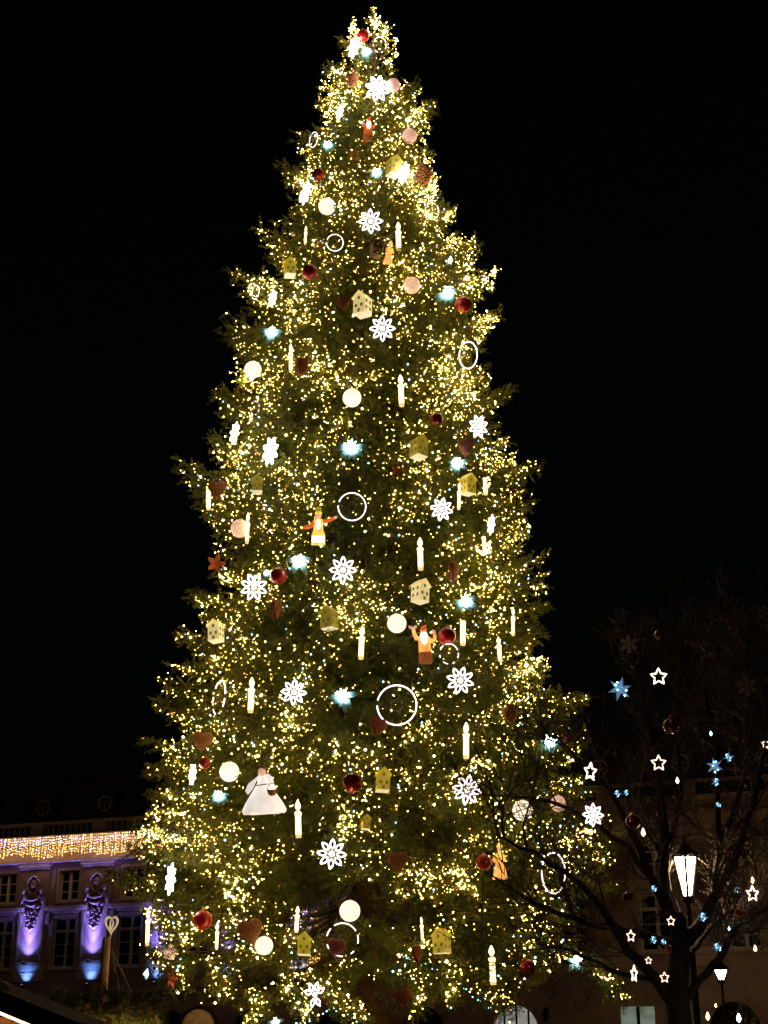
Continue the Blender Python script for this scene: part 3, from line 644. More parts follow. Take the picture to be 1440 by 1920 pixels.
SP, SD, SLN, SU = [], [], [], []      # sprig position, direction, length, how far out on its bough
BOUGH = MB(); LIT = []; LITX = []
UPV = np.array([0, 0, 1.0])
def nrm(a): return a / (np.linalg.norm(a, axis=-1, keepdims=True) + 1e-9)
def bough(phi, hb_t, Rt, dens=1.0, lit=1.0, r0=None):
    hf = (hb_t - 3) / (HTOP - 3); dr = np.array([math.cos(phi), math.sin(phi), 0]); pe = np.array([-dr[1], dr[0], 0])
    slope = 0.30 - 0.85 * hf + RNG.normal(0, 0.08)
    zb = hb_t + slope * Rt; bend = RNG.normal(0, 0.06) * Rt; sag = 0.09 * Rt
    def P(t):
        t = np.asarray(t)[:, None]
        return dr * (Rt * t) + pe * (bend * np.sin(t * 3.1)) + UPV * (zb + (hb_t - zb) * t - sag * np.sin(math.pi * t) + 0.06 * Rt * np.clip(t - 0.75, 0, 1))
    n = max(7, int(Rt * 0.62 / 0.052 * dens)); t0 = 0.36 if Rt > 1.5 else 0.1
    t = np.sort(RNG.uniform(t0, 1, n)); t[-1] = 1.0
    p = P(t); tg = nrm(P(t + 0.02) - P(t - 0.02))
    BOUGH.tube(P(np.linspace(0.02, 0.97, 7)), np.linspace(0.012 + 0.011 * Rt, 0.006, 7), 5, caps=False)
    side = np.where(np.arange(n) % 2, 1, -1)[:, None]
    d = nrm(side * pe * RNG.uniform(0.4, 1.0, (n, 1)) + tg * RNG.uniform(0.5, 0.95, (n, 1)) + UPV * RNG.normal(-0.18, 0.2, (n, 1)))
    ln = np.clip(0.18 + 0.45 * (1 - t) * Rt, 0.15, 1.05) * RNG.uniform(0.6, 1.15, n); ln[-1] = 0.15
    k = np.maximum(2, np.ceil(ln / 0.13).astype(int)); idx = np.repeat(np.arange(n), k)
    s = RNG.uniform(0, 1, len(idx)) ** 0.8 * ln[idx]
    q = p[idx] + d[idx] * s[:, None] - UPV * (0.22 * s ** 2)[:, None]
    sd = nrm(d[idx] + RNG.normal(0, 0.34, (len(idx), 3)) + UPV * RNG.normal(-0.05, 0.25, (len(idx), 1)))
    m2 = max(3, n // 3); t2 = RNG.uniform(max(t0, 0.5), 1, m2); q2 = P(t2); sd2 = nrm(nrm(P(t2 + 0.02) - q2) + RNG.normal(0, 0.5, (m2, 3)))
    q = np.concatenate([q, q2]); sd = np.concatenate([sd, sd2]); u = np.concatenate([t[idx], t2])
    o = np.array([TX, TY, 0]); SP.append(q + o); SD.append(sd); SLN.append(RNG.uniform(0.15, 0.31, len(q)) * (0.7 if Rt < 0.8 else 1)); SU.append(u)
    # lamps on this bough: gathered towards the tip, some strung along the stem
    if lit > 0:
        nb = RNG.poisson(lit)
        if nb:
            nc = 1 + int(RNG.random() < 0.5); cc = q[RNG.choice(len(q), nc, p=(u - t0 + 0.03) ** 2 / ((u - t0 + 0.03) ** 2).sum())]; dd2 = np.min(((q[:, None] - cc[None]) ** 2).sum(2), 1)
            w = (u - t0 + 0.1) ** 1.2 * (0.12 + np.exp(-dd2 / (2 * (0.26 if lit < 45 else 0.5) ** 2))); j = RNG.choice(len(q), nb, p=w / w.sum())
            LIT.append((q[j] + sd[j] * RNG.uniform(0, 0.22, (nb, 1)) + RNG.normal(0, 0.03, (nb, 3)) + o, u[j]))
        if RNG.random() < 0.4:
            ns = int(Rt * 2.6); ts = np.linspace(RNG.uniform(0.4, 0.6), 1.0, max(3, ns)); z = P(ts) + o
            LIT.append((z + pe * (0.1 * np.sin(ts * 23 + phi))[:, None] - UPV * 0.05 + RNG.normal(0, 0.025, z.shape), ts))
h = 3.55
while h < HTOP - 0.55:
    low = h < 5.6
    for a0 in [0]:
        Rm = float(env(h, 0.0)); nb = max(5, int(2 * math.pi * Rm / (1.1 if low else 1.0)))
        off = RNG.uniform(0, 6.28)
        for i in range(nb):
            phi = off + 2 * math.pi * (i + RNG.uniform(-0.35, 0.35)) / nb; c = math.cos(phi); front = math.sin(phi) < 0.25
            hh_ = h + RNG.uniform(-0.2, 0.2)
            if not front and RNG.random() < 0.6: continue
            if low and RNG.random() < 0.42: continue
            wob = math.sin(1.7 * hh_ + 2.0 * math.sin(3 * phi)) + math.sin(0.9 * hh_ - 5 * phi + 1.0) + math.sin(4.1 * hh_ + 7 * phi)
            Rt = float(env(hh_, c)) * RNG.choice([RNG.uniform(0.60, 0.84), RNG.uniform(0.84, 0.98), RNG.uniform(0.94, 1.06)]) * (0.955 + 0.04 * wob)
            hf = (h - 3) / (HTOP - 3)
            lit = 0 if math.sin(phi) > 0.45 else (47 + 4 * hf) * RNG.lognormal(-0.15, 0.55) * (0.75 + 0.5 * abs(c) ** 1.5) * (1.0 + 0.22 * wob) * min(1.0, 0.25 + float(env(h, 0.0)) / 1.6)
            bough(phi, hh_, max(0.18, Rt), 0.75 if low else 1.0, lit)
    h += 0.50 - 0.22 * (h / HTOP)
# the boughs that break the outline
for px, py, lit in ((520, 318, 45), (555, 262, 16), (410, 626, 40), (397, 742, 36), (326, 880, 80), (362, 1120, 45), (338, 1200, 40), (288, 1325, 50), (265, 1450, 20), (246, 1560, 60), (192, 1650, 50), (232, 1600, 40),
                    (783, 166, 22), (818, 200, 40), (850, 400, 40), (895, 470, 40), (912, 525, 14), (936, 595, 40), (964, 738, 55), (1018, 878, 50), (996, 950, 40), (1032, 1140, 20), (1102, 1320, 55), (1150, 1540, 60), (1140, 1600, 40), (640, 78, 14), (612, 130, 22)):
    p = at(px, py, TY); rr = abs(p[0] - TX)
    keep_ = LIT; LIT = LITX
    for dphi in (-0.1, -0.03, 0.04):
        bough((0 if p[0] > TX else math.pi) + dphi, p[2] + dphi * 1.5, rr * (1 - abs(dphi)), 1.0, lit * 0.3)
    LIT = keep_
# lights hanging in loops from the lowest boughs
for pts_, n_, yy in ((((318, 1735), (300, 1800), (322, 1852)), 70, 30.4), (((345, 1760), (338, 1850)), 40, 30.6), (((405, 1795), (408, 1850)), 26, 30.2), (((462, 1858), (500, 1880), (466, 1915)), 50, 30.0), (((520, 1850), (560, 1868), (575, 1905)), 55, 29.8), (((610, 1835), (640, 1880), (690, 1905)), 60, 29.6),
                     (((760, 1800), (790, 1850), (775, 1900)), 60, 29.6), (((905, 1855), (945, 1870), (957, 1890)), 45, 29.8), (((1060, 1775), (1105, 1800), (1150, 1840), (1165, 1872)), 55, 31.0), (((430, 1815), (425, 1870)), 24, 30.4), (((860, 1820), (840, 1880)), 30, 29.6)):
    pp = np.array([at(x, y, yy) for x, y in pts_]); tt = RNG.uniform(0, len(pp) - 1, n_)
    C_ = np.stack([np.interp(tt, range(len(pp)), pp[:, i]) for i in range(3)], 1)
    C_ = C_[: int(n_ * 0.8)]; n_ = len(C_)
    LITX.append((C_ + RNG.normal(0, 0.09, C_.shape), np.ones(n_)))
    tt = RNG.uniform(0, len(pp) - 1, n_ * 5); C_ = np.stack([np.interp(tt, range(len(pp)), pp[:, i]) for i in range(3)], 1) + RNG.normal(0, 0.11, (n_ * 5, 3)) + np.array([0, 0.1, 0])
    SP.append(C_); SD.append(nrm(RNG.normal(0, 0.6, C_.shape) - UPV * 0.8)); SLN.append(RNG.uniform(0.12, 0.25, len(C_))); SU.append(np.ones(len(C_)))
# the leading shoot
for i in range(7):
    SP.append(np.array([[TX, TY, HTOP - 0.2 - 0.09 * i]] * 3)); SD.append(nrm(RNG.normal(0, 0.5, (3, 3)) + UPV * 0.8)); SLN.append(np.full(3, 0.2)); SU.append(np.ones(3))
LIT.append((np.array([TX, TY, HTOP]) + RNG.normal(0, 1, (26, 3)) * np.array([0.07, 0.07, 0.25]) - np.array([0, 0, 0.55]), np.ones(26)))
LIT.append((np.array([[TX + x, TY - 0.06, HTOP - 0.06 + z] for x, z in ((-0.07, 0.02), (0, 0.03), (0.08, 0.02), (0, -0.05), (0.01, -0.12))]), np.ones(5)))

SPA, SDA, SLA = np.concatenate(SP), np.concatenate(SD), np.concatenate(SLN)
ok = ~hides(SPA, 0.98, 0.11); SPA, SDA, SLA = SPA[ok], SDA[ok], SLA[ok]
TPL = [((0, -0.035, 0), (0, 0.035, 0), (1.0, 0, 0.02)), ((0.05, 0, -0.03), (0.05, 0, 0.04), (0.95, 0.02, 0))]
for i, u in enumerate((0.05, 0.29, 0.53, 0.77)):
    for s in (-1, 1):
        L = 0.46 - 0.2 * u; c, z = 0.68, 0.12 * (1 if (i + (s > 0)) % 2 else -1)
        TPL.append(((u, 0, -0.03), (u + 0.1, 0, 0.03), (u + 0.05 + L * c, s * L * 0.72, z)))
TPL = np.array(TPL)
def needles(P, D, L, tpl=TPL):
    a = np.cross(D, nrm(RNG.normal(0, 1, D.shape))); a = nrm(a); b = np.cross(D, a)
    B = np.stack([D, a, b], 1) * L[:, None, None]                     # n,3(axis),3
    return (np.einsum('tvk,nkc->ntvc', tpl, B) + P[:, None, None]).reshape(-1, 3, 3)
cr = link('crown', tris_mesh('crown', needles(SPA - org, SDA, SLA), 'needles'), tree); cr['kind'] = 'stuff'
bo = BOUGH.build('boughs', 'twig', tree); bo['kind'] = 'stuff'
print('sprigs', len(SPA), 'tris', len(SPA) * len(TPL))

# ------------------------------------------------------------------ fairy lights on the tree
LP = np.concatenate([x[0] for x in LIT]); LU = np.concatenate([x[1] for x in LIT])
q_ = LP - org; fld = np.sin(2.1 * q_[:, 0] + 1.3 * q_[:, 2]) + np.sin(1.7 * q_[:, 1] - 2.3 * q_[:, 2] + 1) + np.sin(3.3 * q_[:, 2] + 0.9 * q_[:, 0] + 2) + np.sin(1.1 * q_[:, 2] - 2.7 * q_[:, 0] + 0.5)
xr = np.abs(q_[:, 0]) / env(LP[:, 2], 0.0)
ok = RNG.random(len(LP)) < np.clip(0.45 + 0.30 * fld + 0.30 * (xr - 0.35) + 0.05 * (LP[:, 2] / HTOP) ** 2, 0.12, 1)
LX = np.concatenate([x[0] for x in LITX]); LP = np.concatenate([LP, LX]); ok = np.concatenate([ok, np.ones(len(LX), bool)])
ok &= (LP[:, 1] < TY + 1.2) & ~hides(LP, 1.0, 0.03); LP = LP[ok]
x = RNG.random(len(LP)); cls = np.where(x < 0.52, 0, np.where(x < 0.90, 1, np.where(x < 0.96, 2, 3)))
rad = np.where(cls == 2, RNG.uniform(0.015, 0.023, len(LP)), np.where(cls == 3, RNG.uniform(0.013, 0.023, len(LP)), RNG.uniform(0.008, 0.015, len(LP))))
tiny = (cls < 2) & (RNG.random(len(LP)) < 0.62); rad = np.where(tiny, RNG.uniform(0.0065, 0.011, len(LP)), rad); cls = np.where(tiny, 4, cls)
fairy = thing('fairy_lights', 'thousands of golden fairy lights strung over the fir tree', 'fairy lights', org)
score = rad + 0.004 * (cls == 2) - 0.01 * (LP[:, 1] > TY - 0.5); big = np.zeros(len(LP), bool); big[np.argsort(-score)[:300]] = True
BM = ['bulb_warm', 'bulb_soft', 'bulb_bright', 'bulb_blue', 'bulb_tiny']
def bulb_mesh(mname):
    k = ('bulb', mname)
    if k not in CACHE: CACHE[k] = bulbs_mesh('bulb', np.zeros((1, 3)), [1.0], [mname], [0])
    return CACHE[k]
for p, r_, c in zip(LP[big], rad[big], cls[big]): link('bulb', bulb_mesh(BM[c]), fairy, tuple(p - org), float(r_))
o = link('small_bulbs', bulbs_mesh('small_bulbs', LP[~big] - org, rad[~big], BM, cls[~big]), fairy); o['kind'] = 'stuff'
print('bulbs', len(LP))

# ------------------------------------------------------------------ ornaments
GROUPS = {'flower': 'LED flower lamps on the fir', 'ring': 'LED rings on the fir', 'candle': 'lit candles on the fir', 'bauble': 'red baubles on the fir', 'globe': 'glowing globes on the fir',
          'house': 'little houses on the fir', 'mistletoe': 'mistletoe lamps on the fir', 'heart': 'woven hearts on the fir', 'cone': 'pine cones on the fir', 'figurine': 'figurines on the fir', 'gown': 'figurines on the fir', 'poinsettia': 'flower ornaments on the fir'}
CAT = {'flower': 'flower lamp', 'ring': 'light ring', 'candle': 'candle', 'bauble': 'bauble', 'globe': 'light globe', 'house': 'house ornament', 'mistletoe': 'mistletoe lamp', 'heart': 'heart ornament', 'cone': 'pine cone', 'figurine': 'figurine', 'gown': 'figurine', 'poinsettia': 'flower ornament'}
NAME = {'flower': 'flower_lamp', 'ring': 'light_ring', 'candle': 'candle_ornament', 'bauble': 'red_bauble', 'globe': 'glowing_globe', 'house': 'house_ornament', 'mistletoe': 'mistletoe_lamp', 'heart': 'woven_heart', 'cone': 'pine_cone', 'figurine': 'figurine', 'gown': 'gown_figurine', 'poinsettia': 'flower_ornament'}
def ring_pts(r, a0, a1, n, y=0.0): return [(r * math.cos(a), y, r * math.sin(a)) for a in np.linspace(a0, a1, n)]
def hanger(t, z, L=0.45, r=0.012): part('hanger', (z, L, r), lambda q: q.tube([(0, 0, z), (0.01, 0.02, z + L * 0.5), (0, 0.06, z + L)], r, 4), 'wire', t)
def petal(q):
    pts = []
    for u in np.linspace(0, 1, 9): pts.append((0.15 * math.sin(math.pi * u ** 0.8) ** 0.9, 0, 0.34 + 0.60 * u))
    for u in np.linspace(1, 0, 9)[1:-1]: pts.append((-0.15 * math.sin(math.pi * u ** 0.8) ** 0.9, 0, 0.34 + 0.60 * u))
    q.tube(pts, 0.045, 6, True)
def petal_dots(q):
    for u in np.linspace(0.05, 1, 5):
        for s in (-1, 1): q.ball((s * 0.16 * math.sin(math.pi * u ** 0.85), 0, 0.34 + 0.60 * u), 0.06, 6, 4)
def build_flower(t, var):
    lit = {'hot': 'led_hot'}.get(var, 'led_white')
    for k in range(8):
        if var == 'dots' and k in (2, 5) and t.location.x < 0: continue
        part('petal', var == 'dots', petal_dots if var == 'dots' else petal, lit, t, mx=Matrix.Rotation(math.pi / 4 * k + 0.1, 4, 'Y'))
    part('centre', 0, lambda q: q.ball((0, -0.03, 0), 0.2, 12, 8, (1, 0.5, 1)), 'led_core', t)
    part('frame', 0, lambda q: (q.tube(ring_pts(0.30, 0, 2 * math.pi, 25, 0.04)[:-1], 0.025, 5, True),), 'wire_pale', t); hanger(t, 0.9)
def build_ring(t, var):
    part('frame', 0, lambda q: q.tube(ring_pts(0.985, 0, 2 * math.pi, 49, 0.035)[:-1], 0.025, 5, True), 'wire_pale', t)
    for k in range(24):
        if (var == 'half' and (k * 7 % 24) > 9 and not 16 < k < 23) or (var == 'gap' and k % 6 == 2) or (var == '' and k % 24 == 13): continue
        part('light_segment', 0, lambda q: q.tube(ring_pts(1.0, 0.008, math.pi / 12 - 0.008, 5), 0.034, 5), 'led_ring', t, mx=Matrix.Rotation(math.pi / 12 * k, 4, 'Y'))
    hanger(t, 1.0)
def build_candle(t, var):
    w = {'slim': 0.05, 'stub': 0.10}.get(var, 0.075); hi = 0.5 if var == 'stub' else 0.19
    rr = random.Random(4)
    def wax(q):
        q.lathe([(w * 0.98, -0.42), (w, -0.3), (w * 0.97, -0.1), (w, 0.05), (w * 1.02, hi - 0.04), (w * 0.8, hi), (w * 0.3, hi - 0.015)], 12)
        for i in range(6):
            a = i * 1.05 + 0.3; L = 0.06 + 0.12 * ((i * 5) % 3) / 2
            q.tube([(w * 1.02 * math.cos(a), w * 1.02 * math.sin(a), hi - 0.02 - L * s) for s in np.linspace(0, 1, 4)], [0.014, 0.02, 0.022, 0.012], 5)
    part('wax', var, wax, 'wax_lit', t)
    part('foot', var, lambda q: q.lathe([(w * 0.9, -0.5), (w, -0.49), (w, -0.422)], 12), 'wax_foot', t)
    if var != 'stub':
        f = w * 0.95
        part('flame', var, lambda q: q.lathe([(f * 0.3, 0.225), (f * 0.8, 0.27), (f, 0.32), (f * 0.8, 0.39), (f * 0.35, 0.46), (0.004, 0.5)], 10), 'flame', t)
        part('wick', var, lambda q: q.tube([(0, 0, hi - 0.03), (0, 0, 0.235)], 0.009, 4), 'wire', t)
    hanger(t, -0.1, 0.02); part('clip', 0, lambda q: q.tube([(0, w, -0.45), (0, w + 0.15, -0.47), (0, w + 0.4, -0.44)], 0.02, 4), 'wire', t)
def build_bauble(t, var):
    part('sphere', 0, lambda q: q.ball((0, 0, 0), 1.0, 24, 16), 'red_dark' if var else 'red_gloss', t)
    part('cap', 0, lambda q: q.lathe([(0.22, 0.93), (0.24, 0.98), (0.2, 1.12), (0.08, 1.15)], 12), 'gold_cap', t)
    part('loop', 0, lambda q: q.tube([(0.12 * math.cos(a), 0, 1.25 + 0.12 * math.sin(a)) for a in np.linspace(0, 6.28, 13)[:-1]], 0.03, 4, True), 'gold_cap', t); hanger(t, 1.3, 0.8, 0.02)
def build_globe(t, var):
    part('sphere', 0, lambda q: q.ball((0, 0, 0), 1.0, 28, 18), {'peach': 'ball_peach', 'pink': 'ball_pink'}.get(var, 'ball_white'), t)
    part('cap', 0, lambda q: q.lathe([(0.2, 0.96), (0.22, 1.02), (0.2, 1.14), (0.08, 1.16)], 12), 'gold_cap', t); hanger(t, 1.1, 0.8, 0.02)
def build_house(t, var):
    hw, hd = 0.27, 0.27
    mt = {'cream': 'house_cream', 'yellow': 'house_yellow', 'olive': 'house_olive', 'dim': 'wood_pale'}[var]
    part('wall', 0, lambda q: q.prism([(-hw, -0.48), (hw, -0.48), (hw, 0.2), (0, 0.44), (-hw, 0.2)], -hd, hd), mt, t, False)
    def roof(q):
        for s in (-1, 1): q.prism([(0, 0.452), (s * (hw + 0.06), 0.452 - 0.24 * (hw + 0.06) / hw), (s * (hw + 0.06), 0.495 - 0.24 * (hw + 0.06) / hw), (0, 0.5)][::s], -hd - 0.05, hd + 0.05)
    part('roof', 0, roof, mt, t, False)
    part('floor_plate', 0, lambda q: q.box(-hw + 0.002, hw - 0.002, -hd + 0.002, hd - 0.002, -0.5, -0.482), 'house_under_glow' if var != 'dim' else mt, t, False)
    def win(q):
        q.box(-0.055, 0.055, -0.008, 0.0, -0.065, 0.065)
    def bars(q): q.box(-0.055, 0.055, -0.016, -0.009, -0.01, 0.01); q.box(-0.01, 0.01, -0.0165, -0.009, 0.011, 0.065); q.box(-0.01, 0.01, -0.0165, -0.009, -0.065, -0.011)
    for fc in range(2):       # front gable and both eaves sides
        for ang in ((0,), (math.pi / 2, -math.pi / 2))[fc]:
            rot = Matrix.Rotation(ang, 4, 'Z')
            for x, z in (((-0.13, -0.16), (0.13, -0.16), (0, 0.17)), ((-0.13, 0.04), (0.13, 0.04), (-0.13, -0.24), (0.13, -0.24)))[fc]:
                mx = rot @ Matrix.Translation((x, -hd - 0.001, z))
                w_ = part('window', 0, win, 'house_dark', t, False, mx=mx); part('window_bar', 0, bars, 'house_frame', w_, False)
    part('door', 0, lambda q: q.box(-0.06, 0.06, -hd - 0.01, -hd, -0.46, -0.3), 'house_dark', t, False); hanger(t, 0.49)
def leaf(q, L=0.85, w=0.19, z0=0.15, th=0.03):
    us = np.linspace(0, 1, 7); v = []; f = []
    for u in us:
        x = w * math.sin(math.pi * min(1, 0.06 + 0.9 * u)) ** 0.8; z = z0 + L * u; y = -0.1 * math.sin(u * 2.5)
        v += [(-x, y, z), (0, y - th, z), (x, y, z), (0, y + th, z)]
    for i in range(6):
        for k in range(4): f.append((4 * i + k, 4 * i + (k + 1) % 4, 4 * i + 4 + (k + 1) % 4, 4 * i + 4 + k))
    f += [(3, 2, 1, 0), (24, 25, 26, 27)]; q.add(v, f)
def build_mistletoe(t, var):
    rr = random.Random(int(t.location.x * 100))
    for k, a in enumerate((85, 122, 156, 188, 222, 262)):
        part('leaf', 0, leaf, 'teal_leaf', t, mx=Matrix.Rotation(R(a + rr.uniform(-14, 14)), 4, 'Y') @ Matrix.Rotation(R(rr.uniform(-22, 22)), 4, 'X') @ Matrix.Scale(rr.uniform(0.8, 1.12), 4))
    for k in range(12):
        part('light_spike', 0, lambda q: q.lathe([(0.10, 0.0), (0.07, 0.2), (0.012, 0.5)], 6), 'bulb_cyan', t, mx=Matrix.Translation((0, -0.15, 0)) @ Matrix.Rotation(R(30 * k + rr.uniform(-9, 9)), 4, 'Y') @ Matrix.Rotation(R(rr.uniform(-10, 45)), 4, 'X') @ Matrix.Scale(rr.uniform(0.6, 1.1), 4))
    for k in range(5):
        a = k * 2.4; d = 0.0 if k == 0 else 0.16
        part('berry_light', 0, lambda q: q.ball((0, 0, 0), 0.14, 8, 6), 'bulb_cyan', t, loc=(d * math.cos(a), -0.14 - 0.06 * (k % 3), d * math.sin(a)))
    hanger(t, 0.2, 0.9, 0.02)
def heart_xy(a): return 0.5 * (16 * math.sin(a) ** 3) / 16, (13 * math.cos(a) - 5 * math.cos(2 * a) - 2 * math.cos(3 * a) - math.cos(4 * a)) / 29 + 0.06
def build_heart(t, var):
    def core(q):
        n = 32; A = np.linspace(0, 2 * math.pi, n + 1)[:-1]; v = []; f = []
        lv = [(0.0, -0.17), (0.45, -0.15), (0.8, -0.08), (0.97, 0.0), (0.8, 0.08), (0.45, 0.15), (0.0, 0.17)]
        for k, y in lv: v += [(heart_xy(a)[0] * k, y, (heart_xy(a)[1] - 0.05) * k + 0.05) for a in A]
        for i in range(len(lv) - 1):
            for k in range(n): f.append((i * n + k, i * n + (k + 1) % n, (i + 1) * n + (k + 1) % n, (i + 1) * n + k))
        q.add(v, f)
    part('heart_body', 0, core, 'wicker_core', t)
    def weave(q):
        A = np.linspace(0, 2 * math.pi, 400); H = np.array([heart_xy(a) for a in A])
        for sgn in (-1, 1):
            for i, z in enumerate(np.linspace(-0.46, 0.46, 15)):
                xs = H[np.abs(H[:, 1] - z) < 0.012, 0]
                if len(xs) < 2: continue
                hi = xs.max() * 0.96
                if hi < 0.03: continue
                u = np.linspace(-1, 1, 9)
                gap = 0.0
                q.tube([(hi * k, sgn * (0.175 * math.sqrt(max(0.02, 1 - (abs(k) * hi / 0.5) ** 2 * 0.8 - (z / 0.6) ** 2 * 0.35)) + 0.012 * (-1) ** (j + i)), z - (0.09 * max(0, 1 - abs(k * hi) / 0.12) if z > 0.36 else 0)) for j, k in enumerate(u)], 0.026, 4)
        q.tube([(heart_xy(a)[0], 0, heart_xy(a)[1]) for a in np.linspace(0, 2 * math.pi, 41)[:-1]], 0.03, 5, True)
    part('wicker_weave', 0, weave, 'wicker_brown' if var == 'brown' else 'wicker', t); hanger(t, 0.32, 0.6)
def build_cone(t, var):
    part('core', 0, lambda q: q.ball((0, 0, 0), 0.5, 12, 8, (0.55, 0.55, 1)), 'cone_core', t)
    def scales(q):
        for i in range(90):
            u = i / 89; z = 0.48 - 0.95 * u; r = 0.36 * math.sin(math.pi * min(0.97, 0.1 + 0.86 * u)) ** 0.7; a = i * 2.39996
            ca, sa = math.cos(a), math.sin(a); w = 0.075 + 0.05 * math.sin(math.pi * u)
            def P(rr, tt, zz): return (rr * ca - tt * sa, rr * sa + tt * ca, zz)
            q.add([P(r * 0.5, -w * 0.4, z), P(r * 0.5, w * 0.4, z), P(r + 0.04, w, z - 0.05), P(r + 0.09, 0, z - 0.03), P(r + 0.04, -w, z - 0.05), P(r + 0.03, 0, z - 0.095)], [(0, 1, 2, 3, 4), (0, 4, 5), (1, 5, 2), (2, 5, 3), (3, 5, 4), (0, 5, 1)])
    part('cone_scales', 0, scales, 'cone_scale', t, False); hanger(t, 0.46, 0.6)
def build_poinsettia(t, var):
    for k in range(5): part('petal', 0, lambda q: leaf(q, 0.9, 0.24, 0.08), 'orange_petal' if var == 'orange' else 'pink_petal', t, mx=Matrix.Rotation(R(72 * k + 12), 4, 'Y') @ Matrix.Rotation(R(18), 4, 'X'))
    part('centre', 0, lambda q: q.ball((0, -0.06, 0), 0.12, 8, 6), 'gold_cap', t); hanger(t, 0.2, 0.9, 0.02)
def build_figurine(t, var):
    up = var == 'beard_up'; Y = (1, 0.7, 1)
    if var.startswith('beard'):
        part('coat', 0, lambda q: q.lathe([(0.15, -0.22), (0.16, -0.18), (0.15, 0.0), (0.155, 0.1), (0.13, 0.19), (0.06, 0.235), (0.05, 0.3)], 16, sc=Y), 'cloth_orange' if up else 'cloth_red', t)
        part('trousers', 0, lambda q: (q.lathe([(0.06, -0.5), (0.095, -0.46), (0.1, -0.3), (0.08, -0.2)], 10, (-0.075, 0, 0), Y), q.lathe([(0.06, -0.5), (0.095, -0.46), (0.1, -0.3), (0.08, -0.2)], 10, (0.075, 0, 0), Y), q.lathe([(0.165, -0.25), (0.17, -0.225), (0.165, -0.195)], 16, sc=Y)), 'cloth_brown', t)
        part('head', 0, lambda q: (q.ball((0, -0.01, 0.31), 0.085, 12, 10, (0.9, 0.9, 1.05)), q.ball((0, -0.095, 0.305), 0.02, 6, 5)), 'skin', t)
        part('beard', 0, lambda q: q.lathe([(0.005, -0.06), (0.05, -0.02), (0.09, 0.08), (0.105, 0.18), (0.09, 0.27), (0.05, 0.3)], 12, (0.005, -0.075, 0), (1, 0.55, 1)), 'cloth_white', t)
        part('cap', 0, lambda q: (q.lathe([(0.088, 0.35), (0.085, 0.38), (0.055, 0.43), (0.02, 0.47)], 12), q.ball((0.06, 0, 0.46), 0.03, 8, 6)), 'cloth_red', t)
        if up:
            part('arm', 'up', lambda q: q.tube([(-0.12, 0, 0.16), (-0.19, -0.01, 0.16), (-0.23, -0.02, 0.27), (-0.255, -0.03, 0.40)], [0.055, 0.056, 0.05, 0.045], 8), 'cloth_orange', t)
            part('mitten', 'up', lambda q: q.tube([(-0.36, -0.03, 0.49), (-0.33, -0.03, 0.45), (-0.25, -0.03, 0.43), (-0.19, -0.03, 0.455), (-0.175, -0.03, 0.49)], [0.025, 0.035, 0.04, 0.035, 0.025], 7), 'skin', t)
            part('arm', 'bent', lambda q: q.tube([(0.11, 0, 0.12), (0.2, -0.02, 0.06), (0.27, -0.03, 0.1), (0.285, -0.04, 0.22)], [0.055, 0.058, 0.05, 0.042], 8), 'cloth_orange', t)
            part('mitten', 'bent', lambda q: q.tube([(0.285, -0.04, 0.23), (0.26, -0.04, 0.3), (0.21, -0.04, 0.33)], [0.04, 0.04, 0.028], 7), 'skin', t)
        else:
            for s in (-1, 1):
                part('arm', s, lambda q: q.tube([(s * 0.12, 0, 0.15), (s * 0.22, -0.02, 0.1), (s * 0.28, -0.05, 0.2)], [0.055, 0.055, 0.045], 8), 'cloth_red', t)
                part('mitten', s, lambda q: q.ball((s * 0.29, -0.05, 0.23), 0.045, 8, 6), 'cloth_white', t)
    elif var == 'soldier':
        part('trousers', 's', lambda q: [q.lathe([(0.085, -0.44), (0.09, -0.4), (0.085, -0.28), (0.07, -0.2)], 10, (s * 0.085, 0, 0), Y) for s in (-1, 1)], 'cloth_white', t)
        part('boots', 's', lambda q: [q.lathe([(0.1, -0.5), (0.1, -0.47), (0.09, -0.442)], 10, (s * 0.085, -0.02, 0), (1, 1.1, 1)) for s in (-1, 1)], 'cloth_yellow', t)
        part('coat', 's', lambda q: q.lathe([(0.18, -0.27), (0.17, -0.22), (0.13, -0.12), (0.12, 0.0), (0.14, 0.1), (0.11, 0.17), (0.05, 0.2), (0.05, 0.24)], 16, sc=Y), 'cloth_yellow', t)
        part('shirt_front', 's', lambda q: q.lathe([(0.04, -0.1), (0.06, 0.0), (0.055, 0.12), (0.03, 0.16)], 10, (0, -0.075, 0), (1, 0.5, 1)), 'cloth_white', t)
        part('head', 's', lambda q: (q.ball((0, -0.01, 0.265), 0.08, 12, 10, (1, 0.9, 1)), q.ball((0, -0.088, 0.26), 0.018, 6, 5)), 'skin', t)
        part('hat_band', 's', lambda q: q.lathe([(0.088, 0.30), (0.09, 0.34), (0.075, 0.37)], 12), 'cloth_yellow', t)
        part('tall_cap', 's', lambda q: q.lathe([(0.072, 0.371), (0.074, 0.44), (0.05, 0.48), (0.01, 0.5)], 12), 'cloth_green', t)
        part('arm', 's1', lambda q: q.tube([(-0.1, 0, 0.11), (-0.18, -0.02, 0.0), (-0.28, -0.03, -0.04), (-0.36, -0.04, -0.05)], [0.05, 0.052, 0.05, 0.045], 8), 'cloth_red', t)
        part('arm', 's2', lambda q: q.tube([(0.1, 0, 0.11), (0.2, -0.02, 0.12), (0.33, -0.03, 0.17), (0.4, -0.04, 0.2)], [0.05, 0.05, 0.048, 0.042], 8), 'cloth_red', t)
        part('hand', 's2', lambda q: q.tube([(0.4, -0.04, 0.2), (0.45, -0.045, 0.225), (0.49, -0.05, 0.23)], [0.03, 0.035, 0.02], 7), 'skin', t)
    else:
